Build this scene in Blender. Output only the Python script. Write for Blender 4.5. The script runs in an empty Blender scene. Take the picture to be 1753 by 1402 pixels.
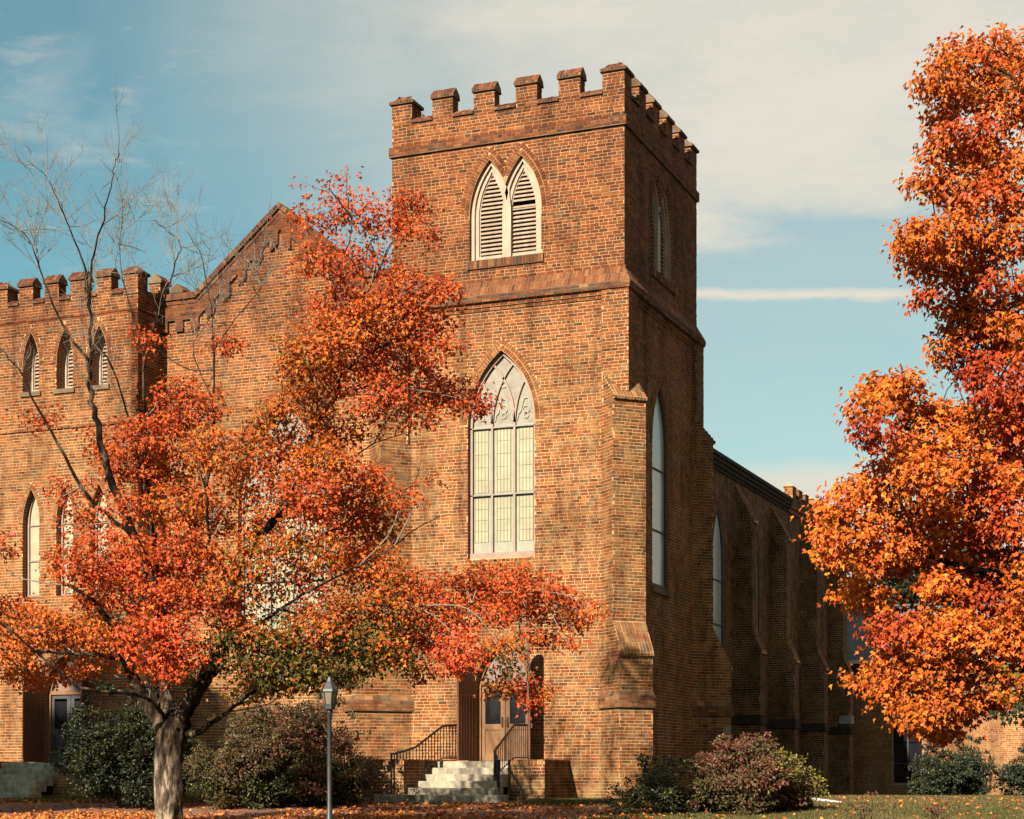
import bpy, math, random
import numpy as np
from mathutils import Vector, Matrix
from mathutils.geometry import tessellate_polygon

random.seed(7)
rng = np.random.default_rng(11)
scene = bpy.context.scene
COL = scene.collection

# ------------------------------------------------------------------ camera
FPX, CX, HY, EYE = 3039.0, 876.5, 1329.0, 0.55          # focal length, principal point and horizon of the photograph, in its pixels
TH = math.radians(22.1)
RV = np.array([math.cos(TH), math.sin(TH), 0.0])
FV = np.array([-math.sin(TH), math.cos(TH), 0.0])
CAM = np.array([13.02, -38.96, EYE])
cd = bpy.data.cameras.new('camera')
cam = bpy.data.objects.new('camera', cd)
COL.objects.link(cam)
cam.location = CAM
cam.rotation_euler = (math.radians(90), 0, TH)
cd.sensor_width = 36.0
cd.lens = 36.0 * FPX / 1753.0
cd.shift_y = (HY - 701.0) / 1753.0
cd.clip_end = 3000
cd.clip_start = 0.3
scene.camera = cam

# ------------------------------------------------------------------ light
SUN_EL, SUN_TH = math.radians(32.5), math.radians(9.0)   # elevation; angle to the left of the facade's normal
SKY_STRENGTH, SUN_STRENGTH, EXPOSURE = 0.05, 5.0, 1.60
to_sun = np.array([-math.sin(SUN_TH) * math.cos(SUN_EL), -math.cos(SUN_TH) * math.cos(SUN_EL), math.sin(SUN_EL)])
sd = bpy.data.lights.new('sun', 'SUN')
sd.energy = SUN_STRENGTH
sd.angle = math.radians(0.53)
sd.color = (1.0, 0.89, 0.70)
sun = bpy.data.objects.new('sun', sd)
COL.objects.link(sun)
sun.rotation_euler = Vector(to_sun).to_track_quat('Z', 'Y').to_euler()
sun.location = (-10, -60, 60)

world = bpy.data.worlds.new('World')
scene.world = world
world.use_nodes = True
nt = world.node_tree
nt.nodes.clear()

def wn(t, **kw):
    n = nt.nodes.new(t)
    for k, v in kw.items():
        setattr(n, k, v)
    return n

def wl(a, b):
    nt.links.new(a, b)

def wmath(op, a, b=None, c=None, clamp=False):
    n = wn('ShaderNodeMath', operation=op, use_clamp=clamp)
    for i, x in enumerate((a, b, c)):
        if x is None:
            continue
        if isinstance(x, (int, float)):
            n.inputs[i].default_value = x
        else:
            wl(x, n.inputs[i])
    return n.outputs[0]

def wsmooth(x, lo, hi):
    n = wn('ShaderNodeMapRange', interpolation_type='SMOOTHSTEP')
    wl(x, n.inputs['Value'])
    n.inputs['From Min'].default_value = lo
    n.inputs['From Max'].default_value = hi
    return n.outputs['Result']

tc = wn('ShaderNodeTexCoord')
sky = wn('ShaderNodeTexSky', sky_type='NISHITA')
sky.sun_disc = False
sky.sun_elevation = SUN_EL
sky.sun_rotation = math.atan2(to_sun[0], to_sun[1])
sky.air_density, sky.dust_density, sky.ozone_density = 1.0, 0.6, 2.0
dirn = tc.outputs['Generated']

def wdot(v):
    n = wn('ShaderNodeVectorMath', operation='DOT_PRODUCT')
    wl(dirn, n.inputs[0])
    n.inputs[1].default_value = tuple(v)
    return n.outputs['Value']

az = wmath('MULTIPLY', wmath('ARCTAN2', wdot(RV), wdot(FV)), 57.29578)
el = wmath('MULTIPLY', wmath('ARCSINE', wdot((0, 0, 1))), 57.29578)

def wnoise(scale, detail, rough, sc=(1, 1, 1), rot=(0, 0, 0), dist=0.0):
    m = wn('ShaderNodeMapping')
    wl(dirn, m.inputs['Vector'])
    m.inputs['Scale'].default_value = sc
    m.inputs['Rotation'].default_value = rot
    n = wn('ShaderNodeTexNoise')
    wl(m.outputs['Vector'], n.inputs['Vector'])
    n.inputs['Scale'].default_value = scale
    n.inputs['Detail'].default_value = detail
    n.inputs['Roughness'].default_value = rough
    n.inputs['Distortion'].default_value = dist
    return n.outputs['Fac']

nz = wnoise(5.0, 6, 0.55, (1, 1, 2.6), (0.3, 0.1, 0), 0.5)
nf = wnoise(22.0, 5, 0.6, (1, 1, 3.5), (0.2, 0.0, 0.2), 0.3)
warp = wmath('MULTIPLY', wmath('SUBTRACT', nz, 0.5), 14.0)
warpf = wmath('MULTIPLY', wmath('SUBTRACT', nf, 0.5), 3.0)
elw = wmath('ADD', wmath('ADD', el, wmath('MULTIPLY', warp, 0.30)), wmath('MULTIPLY', warpf, 0.5))
azw = wmath('ADD', az, wmath('MULTIPLY', warp, 0.8))
# a sheet of thin cloud over the upper right of the sky
bank = wmath('MULTIPLY', wsmooth(wmath('ADD', azw, wmath('MULTIPLY', wmath('SUBTRACT', el, 18.0), 0.5)), -17.0, 9.0), wsmooth(wmath('SUBTRACT', elw, wmath('MULTIPLY', az, 0.09)), 14.0, 17.3))
# low cloud near the horizon
low = wsmooth(wmath('ADD', el, wmath('MULTIPLY', warp, 0.22)), 11.2, 9.4)
# wisps over the rest
wisp = wmath('MULTIPLY', wmath('ADD', wsmooth(nz, 0.44, 0.70), wmath('MULTIPLY', wsmooth(nf, 0.48, 0.70), 0.5)), 0.40)
# a condensation trail
tr_c = wmath('ADD', wmath('MULTIPLY', az, -0.045), 15.42)
tr_d = wmath('ABSOLUTE', wmath('ADD', wmath('SUBTRACT', el, tr_c), wmath('MULTIPLY', warpf, 0.16)))
trail = wmath('MULTIPLY', wmath('MULTIPLY', wmath('MULTIPLY', wsmooth(tr_d, 0.42, 0.0), wsmooth(nf, 0.05, 0.50)), wsmooth(az, 0.0, 4.0)), wsmooth(az, 19.0, 11.0))
veil = wmath('ADD', wmath('MULTIPLY', wsmooth(az, -15.0, 9.0), 0.34), wmath('MULTIPLY', wmath('ADD', nf, nz), 0.10))
mask = wmath('MAXIMUM', wmath('MAXIMUM', wmath('MULTIPLY', bank, wmath('ADD', 0.46, wmath('ADD', wmath('MULTIPLY', nz, 0.55), wmath('MULTIPLY', nf, 0.34)))), wmath('MULTIPLY', low, 0.95)), wmath('MAXIMUM', wisp, trail))
mask = wmath('MINIMUM', wmath('MAXIMUM', mask, veil), 1.0)
tint = wn('ShaderNodeMix', data_type='RGBA', blend_type='MULTIPLY')
tint.inputs['Factor'].default_value = 1.0
wl(sky.outputs['Color'], tint.inputs['A'])
tint.inputs['B'].default_value = (0.46, 0.88, 0.69, 1)
cmix = wn('ShaderNodeMix', data_type='RGBA')
wl(mask, cmix.inputs['Factor'])
wl(tint.outputs['Result'], cmix.inputs['A'])
cmix.inputs['B'].default_value = (5.1, 4.8, 4.15, 1)
bg = wn('ShaderNodeBackground')
bg.inputs['Strength'].default_value = SKY_STRENGTH
wl(cmix.outputs['Result'], bg.inputs['Color'])
wo = wn('ShaderNodeOutputWorld')
wl(bg.outputs['Background'], wo.inputs['Surface'])

vs = scene.view_settings
vs.view_transform = 'Standard'
vs.look = 'None'
vs.exposure = EXPOSURE
vs.gamma = 1.0
vs.use_curve_mapping = False
scene.render.engine = 'CYCLES'
scene.cycles.use_denoising = True
scene.cycles.max_bounces = 6
scene.cycles.transparent_max_bounces = 8

# ------------------------------------------------------------------ measuring: a photograph pixel at a depth or on a plane
def at(px, py, d):
    return CAM + RV * ((px - CX) / FPX * d) + FV * d + np.array([0, 0, (HY - py) / FPX * d])

def on_y(px, py, Y):
    v = RV * ((px - CX) / FPX) + FV
    return at(px, py, (Y - CAM[1]) / v[1])

def depth_of(p):
    return float(np.dot(np.asarray(p) - CAM, FV))

def gz(x, y):
    """height of the ground"""
    def ss(a, b, t):
        t = min(1, max(0, (t - a) / (b - a)))
        return t * t * (3 - 2 * t)
    return -0.45 * ss(-1.5, -13, y) - 0.62 * ss(-14, -38, y) - 0.16 * ss(8, 26, y)

# ------------------------------------------------------------------ materials
MATS = {}

def mat(name, fn):
    m = bpy.data.materials.new(name)
    m.use_nodes = True
    t = m.node_tree
    b = t.nodes['Principled BSDF']
    fn(t, b)
    MATS[name] = m
    return m

def N(t, kind, **kw):
    n = t.nodes.new(kind)
    for k, v in kw.items():
        setattr(n, k, v)
    return n

def noise(t, scale, detail=4, rough=0.55, sc=(1, 1, 1), obj=True):
    c = N(t, 'ShaderNodeTexCoord')
    m = N(t, 'ShaderNodeMapping')
    t.links.new(c.outputs['Object'], m.inputs['Vector'])
    m.inputs['Scale'].default_value = sc
    n = N(t, 'ShaderNodeTexNoise')
    n.inputs['Scale'].default_value = scale
    n.inputs['Detail'].default_value = detail
    n.inputs['Roughness'].default_value = rough
    t.links.new(m.outputs['Vector'], n.inputs['Vector'])
    return n.outputs['Fac']

def ramp(t, fac, stops):
    r = N(t, 'ShaderNodeValToRGB')
    e = r.color_ramp.elements
    while len(e) < len(stops):
        e.new(0.5)
    for i, (p, c) in enumerate(stops):
        e[i].position = p
        e[i].color = (*c, 1)
    t.links.new(fac, r.inputs['Fac'])
    return r.outputs['Color']

def mixc(t, a, b, f, mode='MIX'):
    n = N(t, 'ShaderNodeMix', data_type='RGBA', blend_type=mode)
    for k, x in (('A', a), ('B', b), ('Factor', f)):
        if isinstance(x, (int, float)):
            n.inputs[k].default_value = x
        elif isinstance(x, tuple):
            n.inputs[k].default_value = (*x, 1)
        else:
            t.links.new(x, n.inputs[k])
    return n.outputs['Result']

def bump(t, b, fac, strength=0.3, dist=0.01):
    n = N(t, 'ShaderNodeBump')
    n.inputs['Strength'].default_value = strength
    n.inputs['Distance'].default_value = dist
    t.links.new(fac, n.inputs['Height'])
    t.links.new(n.outputs['Normal'], b.inputs['Normal'])

ALB = 0.7                                                  # all surfaces a little darker, the exposure a little higher: deeper shade under the same sky
def base(t, b, col, rough=0.85, spec=0.25):
    if isinstance(col, tuple):
        b.inputs['Base Color'].default_value = (*(x * ALB for x in col), 1)
    else:
        t.links.new(mixc(t, col, (ALB, ALB, ALB), 1.0, 'MULTIPLY'), b.inputs['Base Color'])
    b.inputs['Roughness'].default_value = rough
    b.inputs['Specular IOR Level'].default_value = spec

def wpos(t, sc=(1, 1, 1)):
    g = N(t, 'ShaderNodeNewGeometry')
    m = N(t, 'ShaderNodeMapping')
    t.links.new(g.outputs['Position'], m.inputs['Vector'])
    m.inputs['Scale'].default_value = sc
    return m.outputs['Vector']

def wnz(t, scale, detail=4, rough=0.55, sc=(1, 1, 1)):
    n = N(t, 'ShaderNodeTexNoise')
    n.inputs['Scale'].default_value = scale
    n.inputs['Detail'].default_value = detail
    n.inputs['Roughness'].default_value = rough
    t.links.new(wpos(t, sc), n.inputs['Vector'])
    return n.outputs['Fac']

def weather(t, c, wash):
    """rain streaks, soot and lime: marks that belong to the old wall"""
    streak = wnz(t, 1.9, 6, 0.62, (1, 1, 0.13))
    patch = wnz(t, 0.42, 6, 0.62)
    fine = wnz(t, 3.2, 5, 0.6)
    c = mixc(t, c, ramp(t, streak, [(0.34, (0.56, 0.52, 0.50)), (0.50, (1, 1, 1)), (0.70, (1.12, 1.10, 1.05))]), 1.0, 'MULTIPLY')
    c = mixc(t, c, ramp(t, patch, [(0.34, (0.64, 0.60, 0.58)), (0.52, (1, 1, 1)), (0.68, (1.20, 1.17, 1.10))]), 1.0, 'MULTIPLY')
    sx = N(t, 'ShaderNodeSeparateXYZ'); t.links.new(wpos(t), sx.inputs[0])
    zr = N(t, 'ShaderNodeMapRange'); t.links.new(sx.outputs[2], zr.inputs['Value'])
    zr.inputs['From Min'].default_value, zr.inputs['From Max'].default_value = 11.9, 9.0
    bs = N(t, 'ShaderNodeMapRange'); t.links.new(sx.outputs[2], bs.inputs['Value'])
    bs.inputs['From Min'].default_value, bs.inputs['From Max'].default_value = 0.9, 0.1
    ad = N(t, 'ShaderNodeMath', operation='MULTIPLY_ADD'); t.links.new(bs.outputs[0], ad.inputs[0]); ad.inputs[1].default_value = 1.6; t.links.new(zr.outputs[0], ad.inputs[2])
    lim = ramp(t, fine, [(0.42, (0, 0, 0)), (0.72, (1, 1, 1))])
    mu = N(t, 'ShaderNodeMath', operation='MULTIPLY', use_clamp=True); t.links.new(lim, mu.inputs[0]); t.links.new(ad.outputs[0], mu.inputs[1])
    m2 = N(t, 'ShaderNodeMath', operation='MULTIPLY'); t.links.new(mu.outputs[0], m2.inputs[0]); m2.inputs[1].default_value = wash
    up = N(t, 'ShaderNodeMapRange'); t.links.new(sx.outputs[2], up.inputs['Value'])
    up.inputs['From Min'].default_value, up.inputs['From Max'].default_value = 9.5, 13.0
    c = mixc(t, c, mixc(t, (1.08, 1.06, 1.0), (0.88, 0.82, 0.80), up.outputs[0]), 1.0, 'MULTIPLY')      # the upper stage is of redder, sootier brick
    return mixc(t, c, (0.40, 0.265, 0.125), m2.outputs[0])

def m_brick(attr):
    def f(t, b):
        if attr:
            a = N(t, 'ShaderNodeVertexColor')
            a.layer_name = 'tint'
            c = a.outputs['Color']
        else:
            a = N(t, 'ShaderNodeObjectInfo')
            c = a.outputs['Color']
        n1 = wnz(t, 28, 5, 0.6)
        c = mixc(t, c, ramp(t, n1, [(0.25, (0.62, 0.60, 0.58)), (0.75, (1.32, 1.32, 1.3))]), 1.0, 'MULTIPLY')
        c = weather(t, c, 0.40)
        base(t, b, c, 0.9, 0.15)
        bump(t, b, wnz(t, 60, 3, 0.6), 0.5, 0.006)
    return f

mat('brick_fired', m_brick(True))
mat('brick_single', m_brick(False))

def m_mortar(t, b):
    c = ramp(t, wnz(t, 35, 4), [(0.25, (0.39, 0.25, 0.128)), (0.75, (0.54, 0.365, 0.195))])
    c = weather(t, c, 0.0)
    base(t, b, c, 0.95, 0.1)
mat('mortar', m_mortar)

def m_capmortar(t, b):
    n1, n2 = noise(t, 35, 4), noise(t, 1.6, 5, 0.65)
    c = ramp(t, n1, [(0.25, (0.13, 0.088, 0.058)), (0.75, (0.22, 0.15, 0.098))])
    c = mixc(t, c, ramp(t, n2, [(0.32, (0.5, 0.48, 0.46)), (0.6, (1.05, 1.05, 1.05))]), 1.0, 'MULTIPLY')
    base(t, b, c, 0.95, 0.1)
mat('cap_mortar', m_capmortar)

def m_brickplain(t, b):
    c = N(t, 'ShaderNodeTexCoord')
    mp = N(t, 'ShaderNodeMapping')
    t.links.new(c.outputs['Object'], mp.inputs['Vector'])
    sx = N(t, 'ShaderNodeSeparateXYZ'); t.links.new(mp.outputs['Vector'], sx.inputs[0])
    ad = N(t, 'ShaderNodeMath', operation='ADD'); t.links.new(sx.outputs[0], ad.inputs[0]); t.links.new(sx.outputs[1], ad.inputs[1])
    cb = N(t, 'ShaderNodeCombineXYZ'); t.links.new(ad.outputs[0], cb.inputs[0]); t.links.new(sx.outputs[2], cb.inputs[1])
    br = N(t, 'ShaderNodeTexBrick')
    t.links.new(cb.outputs[0], br.inputs['Vector'])
    br.inputs['Color1'].default_value = (0.20, 0.075, 0.035, 1)
    br.inputs['Color2'].default_value = (0.27, 0.105, 0.05, 1)
    br.inputs['Mortar'].default_value = (0.42, 0.30, 0.18, 1)
    br.inputs['Scale'].default_value = 1.0
    br.inputs['Brick Width'].default_value = 0.225
    br.inputs['Row Height'].default_value = 0.0762
    br.inputs['Mortar Size'].default_value = 0.007
    base(t, b, br.outputs['Color'], 0.9, 0.15)
mat('brick_plain', m_brickplain)

def m_simple(col, var=0.25, scale=12, rough=0.7, spec=0.3, sc=(1, 1, 1), metal=0.0):
    def f(t, b):
        n = noise(t, scale, 4, 0.6, sc)
        lo = tuple(x * (1 - var) for x in col)
        hi = tuple(x * (1 + var) for x in col)
        base(t, b, ramp(t, n, [(0.3, lo), (0.7, hi)]), rough, spec)
        b.inputs['Metallic'].default_value = metal
        bump(t, b, n, 0.2, 0.004)
    return f

mat('cream_paint', m_simple((0.345, 0.25, 0.185), 0.2, 7, 0.6, 0.3, (1, 1, 0.4)))
mat('frame_paint', m_simple((0.27, 0.185, 0.15), 0.12, 6, 0.55))
mat('tracery_panel', m_simple((0.22, 0.19, 0.155), 0.25, 5, 0.5))
mat('light_border', m_simple((0.28, 0.27, 0.21), 0.14, 6, 0.4))
mat('opal_glass', m_simple((0.36, 0.32, 0.225), 0.16, 3, 0.22, 0.5))
mat('lead', m_simple((0.17, 0.14, 0.06), 0.1, 9, 0.5))
mat('transom_metal', m_simple((0.21, 0.20, 0.165), 0.15, 9, 0.5))
mat('sky_toned_glass', m_simple((0.44, 0.44, 0.43), 0.10, 1.5, 0.18, 0.8))  # storm glazing; its pale grey base stands in for reflected sky
mat('eave_metal', m_simple((0.035, 0.033, 0.032), 0.2, 6, 0.85, 0.1))
mat('dark_glass', m_simple((0.012, 0.012, 0.014), 0.2, 3, 0.12, 0.5))
mat('dark_frame', m_simple((0.05, 0.05, 0.055), 0.2, 6, 0.6))
mat('door_inner', m_simple((0.23, 0.11, 0.047), 0.16, 5, 0.6, 0.3, (8, 8, 0.6)))
mat('door_leaf', m_simple((0.13, 0.050, 0.027), 0.25, 5, 0.65, 0.3, (9, 9, 0.5)))
mat('pink_glass', m_simple((0.22, 0.145, 0.12), 0.12, 3, 0.3, 0.4))
mat('black_iron', m_simple((0.012, 0.011, 0.012), 0.3, 20, 0.45, 0.4))
mat('lamp_metal', m_simple((0.024, 0.027, 0.031), 0.3, 14, 0.5, 0.4))
mat('algae_brick', m_simple((0.050, 0.036, 0.030), 0.4, 7, 0.9, 0.1))
mat('lamp_glass', m_simple((0.20, 0.17, 0.13), 0.10, 8, 0.2, 0.5))
mat('steel', m_simple((0.5, 0.5, 0.5), 0.1, 20, 0.35, 0.5, (1, 1, 1), 1.0))
mat('white_pipe', m_simple((0.62, 0.62, 0.60), 0.08, 8, 0.4))
mat('grey_stone', m_simple((0.33, 0.32, 0.30), 0.15, 18, 0.85))
mat('copper', m_simple((0.23, 0.30, 0.25), 0.2, 3, 0.6))
mat('stucco', m_simple((0.25, 0.19, 0.15), 0.3, 9, 0.9))
mat('gutter_white', m_simple((0.66, 0.62, 0.55), 0.06, 8, 0.5))

def m_steps(t, b):
    drip, grime, grain = wnz(t, 9.0, 6, 0.65, (1, 1, 0.3)), wnz(t, 2.6, 5, 0.6), wnz(t, 60, 4, 0.6)
    c = ramp(t, drip, [(0.34, (0.26, 0.225, 0.175)), (0.52, (0.40, 0.355, 0.28)), (0.70, (0.48, 0.43, 0.345))])
    c = mixc(t, c, ramp(t, grime, [(0.35, (0.62, 0.60, 0.57)), (0.6, (1.05, 1.04, 1.0))]), 1.0, 'MULTIPLY')
    c = mixc(t, c, ramp(t, grain, [(0.3, (0.8, 0.8, 0.8)), (0.7, (1.1, 1.1, 1.1))]), 1.0, 'MULTIPLY')
    base(t, b, c, 0.9, 0.2)
    bump(t, b, grain, 0.35, 0.008)
mat('weathered_concrete', m_steps)

def m_slate(t, b):
    c = N(t, 'ShaderNodeTexCoord')
    br = N(t, 'ShaderNodeTexBrick')
    sx = N(t, 'ShaderNodeSeparateXYZ'); t.links.new(c.outputs['Object'], sx.inputs[0])
    cb = N(t, 'ShaderNodeCombineXYZ'); t.links.new(sx.outputs[0], cb.inputs[0]); t.links.new(sx.outputs[2], cb.inputs[1])
    t.links.new(cb.outputs[0], br.inputs['Vector'])
    br.inputs['Color1'].default_value = (0.10, 0.105, 0.11, 1)
    br.inputs['Color2'].default_value = (0.14, 0.145, 0.15, 1)
    br.inputs['Mortar'].default_value = (0.06, 0.062, 0.065, 1)
    br.inputs['Brick Width'].default_value = 0.32
    br.inputs['Row Height'].default_value = 0.10
    br.inputs['Mortar Size'].default_value = 0.006
    br.inputs['Scale'].default_value = 1.0
    cc = mixc(t, br.outputs['Color'], ramp(t, noise(t, 1.6, 5), [(0.3, (0.75, 0.75, 0.75)), (0.7, (1.25, 1.25, 1.25))]), 1.0, 'MULTIPLY')
    base(t, b, cc, 0.8, 0.25)
mat('slate', m_slate)

def m_bark(t, b):
    n1 = noise(t, 9, 7, 0.7, (1, 1, 0.28))
    n2 = noise(t, 3.0, 4, 0.6, (1, 1, 0.35))
    c = ramp(t, n1, [(0.38, (0.025, 0.018, 0.014)), (0.5, (0.10, 0.076, 0.056)), (0.60, (0.34, 0.28, 0.21))])
    c = mixc(t, c, ramp(t, n2, [(0.43, (0.16, 0.14, 0.13)), (0.55, (1.15, 1.1, 1.05))]), 1.0, 'MULTIPLY')
    sx = N(t, 'ShaderNodeSeparateXYZ'); t.links.new(wpos(t), sx.inputs[0])
    c = mixc(t, c, ramp(t, sx.outputs[2], [(0.55, (1, 1, 1)), (1.0, (0.34, 0.31, 0.29))]), 1.0, 'MULTIPLY')      # pale bark low on the bole, multiplied darker with height
    base(t, b, c, 0.95, 0.1)
    bump(t, b, n1, 1.0, 0.06)
mat('bark', m_bark)
mat('limb_bark', m_simple((0.050, 0.040, 0.034), 0.55, 9, 0.95, 0.1, (1, 1, 0.4)))
mat('twig', m_simple((0.20, 0.165, 0.135), 0.35, 12, 0.9, 0.15))
mat('dark_twig', m_simple((0.055, 0.042, 0.034), 0.4, 12, 0.9, 0.15))

def m_leaf(trans, rough=0.5):
    def f(t, b):
        a = N(t, 'ShaderNodeVertexColor'); a.layer_name = 'tint'
        base(t, b, a.outputs['Color'], rough, 0.22)
        tr = N(t, 'ShaderNodeBsdfTranslucent')
        t.links.new(mixc(t, a.outputs['Color'], (ALB, ALB, ALB), 1.0, 'MULTIPLY'), tr.inputs['Color'])
        mx = N(t, 'ShaderNodeMixShader')
        mx.inputs['Fac'].default_value = trans
        t.links.new(b.outputs['BSDF'], mx.inputs[1])
        t.links.new(tr.outputs['BSDF'], mx.inputs[2])
        t.links.new(mx.outputs['Shader'], t.nodes['Material Output'].inputs['Surface'])
    return f
mat('leaf', m_leaf(0.32))
mat('shrub_leaf', m_leaf(0.2, 0.45))
mat('litter_leaf', m_leaf(0.0, 0.7))
mat('grass_blade', m_leaf(0.3, 0.6))

def m_ground(t, b):
    n1, n2 = noise(t, 0.5, 6, 0.65), noise(t, 30, 4, 0.7)
    c = ramp(t, n1, [(0.35, (0.052, 0.055, 0.014)), (0.52, (0.085, 0.080, 0.022)), (0.68, (0.17, 0.125, 0.055))])
    c = mixc(t, c, ramp(t, n2, [(0.3, (0.5, 0.5, 0.5)), (0.7, (1.4, 1.4, 1.3))]), 1.0, 'MULTIPLY')
    base(t, b, c, 0.95, 0.1)
    bump(t, b, n2, 0.6, 0.03)
mat('lawn', m_ground)

def m_path(t, b):
    c = N(t, 'ShaderNodeTexCoord')
    br = N(t, 'ShaderNodeTexBrick')
    t.links.new(c.outputs['Object'], br.inputs['Vector'])
    br.inputs['Color1'].default_value = (0.20, 0.095, 0.066, 1)
    br.inputs['Color2'].default_value = (0.26, 0.130, 0.092, 1)
    br.inputs['Mortar'].default_value = (0.11, 0.075, 0.055, 1)
    br.inputs['Brick Width'].default_value = 0.21
    br.inputs['Row Height'].default_value = 0.105
    br.inputs['Mortar Size'].default_value = 0.006
    br.inputs['Scale'].default_value = 1.0
    n1, n2 = noise(t, 0.8, 6, 0.6), noise(t, 45, 4, 0.6)
    cc = mixc(t, br.outputs['Color'], ramp(t, n1, [(0.3, (0.7, 0.68, 0.66)), (0.7, (1.2, 1.15, 1.1))]), 1.0, 'MULTIPLY')
    cc = mixc(t, cc, ramp(t, n2, [(0.3, (0.75, 0.75, 0.75)), (0.7, (1.2, 1.2, 1.2))]), 1.0, 'MULTIPLY')
    base(t, b, cc, 0.9, 0.2)
    bump(t, b, n2, 0.3, 0.006)
mat('brick_paving', m_path)

# ------------------------------------------------------------------ building blocks
def prop(o, label=None, category=None, group=None, kind=None):
    for k, v in (('label', label), ('category', category), ('group', group), ('kind', kind)):
        if v:
            o[k] = v
    return o

def link(name, me, m, parent=None, **kw):
    o = bpy.data.objects.new(name, me)
    COL.objects.link(o)
    if me is not None and m is not None and not me.materials:
        me.materials.append(MATS[m])
    if parent is not None:
        o.parent = parent
        o.matrix_parent_inverse = Matrix.Translation(-Vector(parent.location))
    return prop(o, **kw)

def thing(name, label, category, loc=(0, 0, 0), group=None):
    o = bpy.data.objects.new(name, None)
    COL.objects.link(o)
    o.location = loc
    o.empty_display_size = 0.3
    return prop(o, label, category, group)

class MB:
    def __init__(s):
        s.v, s.f = [], []
    def add(s, vs_, fs_):
        k = len(s.v)
        s.v += [tuple(float(c) for c in p) for p in vs_]
        s.f += [tuple(i + k for i in f) for f in fs_]
        return s
    def box(s, x0, x1, y0, y1, z0, z1):
        v = [(x, y, z) for x in (x0, x1) for y in (y0, y1) for z in (z0, z1)]
        return s.add(v, [(0, 1, 3, 2), (4, 6, 7, 5), (0, 4, 5, 1), (2, 3, 7, 6), (0, 2, 6, 4), (1, 5, 7, 3)])
    def obox(s, fr, u0, u1, w0, w1, n0, n1):
        v = [fr.p(u, w, n) for u in (u0, u1) for n in (n0, n1) for w in (w0, w1)]
        return s.add(v, [(0, 1, 3, 2), (4, 6, 7, 5), (0, 4, 5, 1), (2, 3, 7, 6), (0, 2, 6, 4), (1, 5, 7, 3)])
    def prism(s, fr, pts, n0, n1):
        k = len(pts)
        v = [fr.p(u, w, n0) for u, w in pts] + [fr.p(u, w, n1) for u, w in pts]
        f = [tuple(range(k))[::-1], tuple(range(k, 2 * k))]
        f += [(i, (i + 1) % k, (i + 1) % k + k, i + k) for i in range(k)]
        return s.add(v, f)
    def sheet(s, fr, outer, holes, n, reveal=0.0, rv=None):
        loops = [outer] + holes
        flat = [q for L in loops for q in L]
        tris = tessellate_polygon([[Vector((u, w, 0)) for u, w in L] for L in loops])
        s.add([fr.p(u, w, n) for u, w in flat], [tuple(t) for t in tris])
        if reveal:
            for L in holes:
                k = len(L)
                if rv is not None:
                    rv.append(MB())
                (rv[-1] if rv else s).add([fr.p(u, w, n) for u, w in L] + [fr.p(u, w, n - reveal) for u, w in L],
                      [(i, (i + 1) % k, (i + 1) % k + k, i + k) for i in range(k)])
        return s
    def sweep(s, fr, pts, half, n0, n1):
        """a bar of width 2*half following pts in the frame's plane"""
        k = len(pts)
        P = np.array(pts, float)
        T = np.gradient(P, axis=0)
        T /= np.linalg.norm(T, axis=1)[:, None] + 1e-9
        Q = np.stack([-T[:, 1], T[:, 0]], 1) * half
        v = []
        for i in range(k):
            a, b = P[i] + Q[i], P[i] - Q[i]
            v += [fr.p(a[0], a[1], n0), fr.p(b[0], b[1], n0), fr.p(b[0], b[1], n1), fr.p(a[0], a[1], n1)]
        f = []
        for i in range(k - 1):
            for j in range(4):
                f.append((4 * i + j, 4 * i + (j + 1) % 4, 4 * i + 4 + (j + 1) % 4, 4 * i + 4 + j))
        f += [(0, 1, 2, 3), (4 * k - 1, 4 * k - 2, 4 * k - 3, 4 * k - 4)]
        return s.add(v, f)
    def tube(s, pts, rad, k=7, cap=True):
        P = np.array(pts, float)
        n = len(P)
        rad = list(rad) if hasattr(rad, '__len__') else [rad] * n
        T = np.gradient(P, axis=0)
        T /= np.linalg.norm(T, axis=1)[:, None] + 1e-9
        a = np.cross(T[0], [0.31, 0.74, 0.59]); a /= np.linalg.norm(a)
        vs_, fs_ = [], []
        for i in range(n):
            a = a - T[i] * np.dot(a, T[i]); a /= np.linalg.norm(a) + 1e-9
            b = np.cross(T[i], a)
            for j in range(k):
                t = 2 * math.pi * j / k
                vs_.append(P[i] + (a * math.cos(t) + b * math.sin(t)) * rad[i])
        for i in range(n - 1):
            for j in range(k):
                fs_.append((i * k + j, i * k + (j + 1) % k, (i + 1) * k + (j + 1) % k, (i + 1) * k + j))
        if cap:
            fs_ += [tuple(range(k))[::-1], tuple(range((n - 1) * k, n * k))]
        return s.add(vs_, fs_)
    def build(s, name, m, parent=None, smooth=False, **kw):
        me = bpy.data.meshes.new(name)
        me.from_pydata(s.v, [], s.f)
        me.update()
        if smooth:
            me.polygons.foreach_set('use_smooth', [True] * len(me.polygons))
        return link(name, me, m, parent, **kw)

class Frame:
    """a plane: origin O, U along it, W up it, N out of it"""
    def __init__(s, O, U, N_, W=(0, 0, 1)):
        s.O, s.U, s.N, s.W = (np.array(a, float) for a in (O, U, N_, W))
    def p(s, u, w, n=0.0):
        return s.O + s.U * u + s.W * w + s.N * n
    def off(s, n):
        return Frame(s.O + s.N * n, s.U, s.N, s.W)

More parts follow.
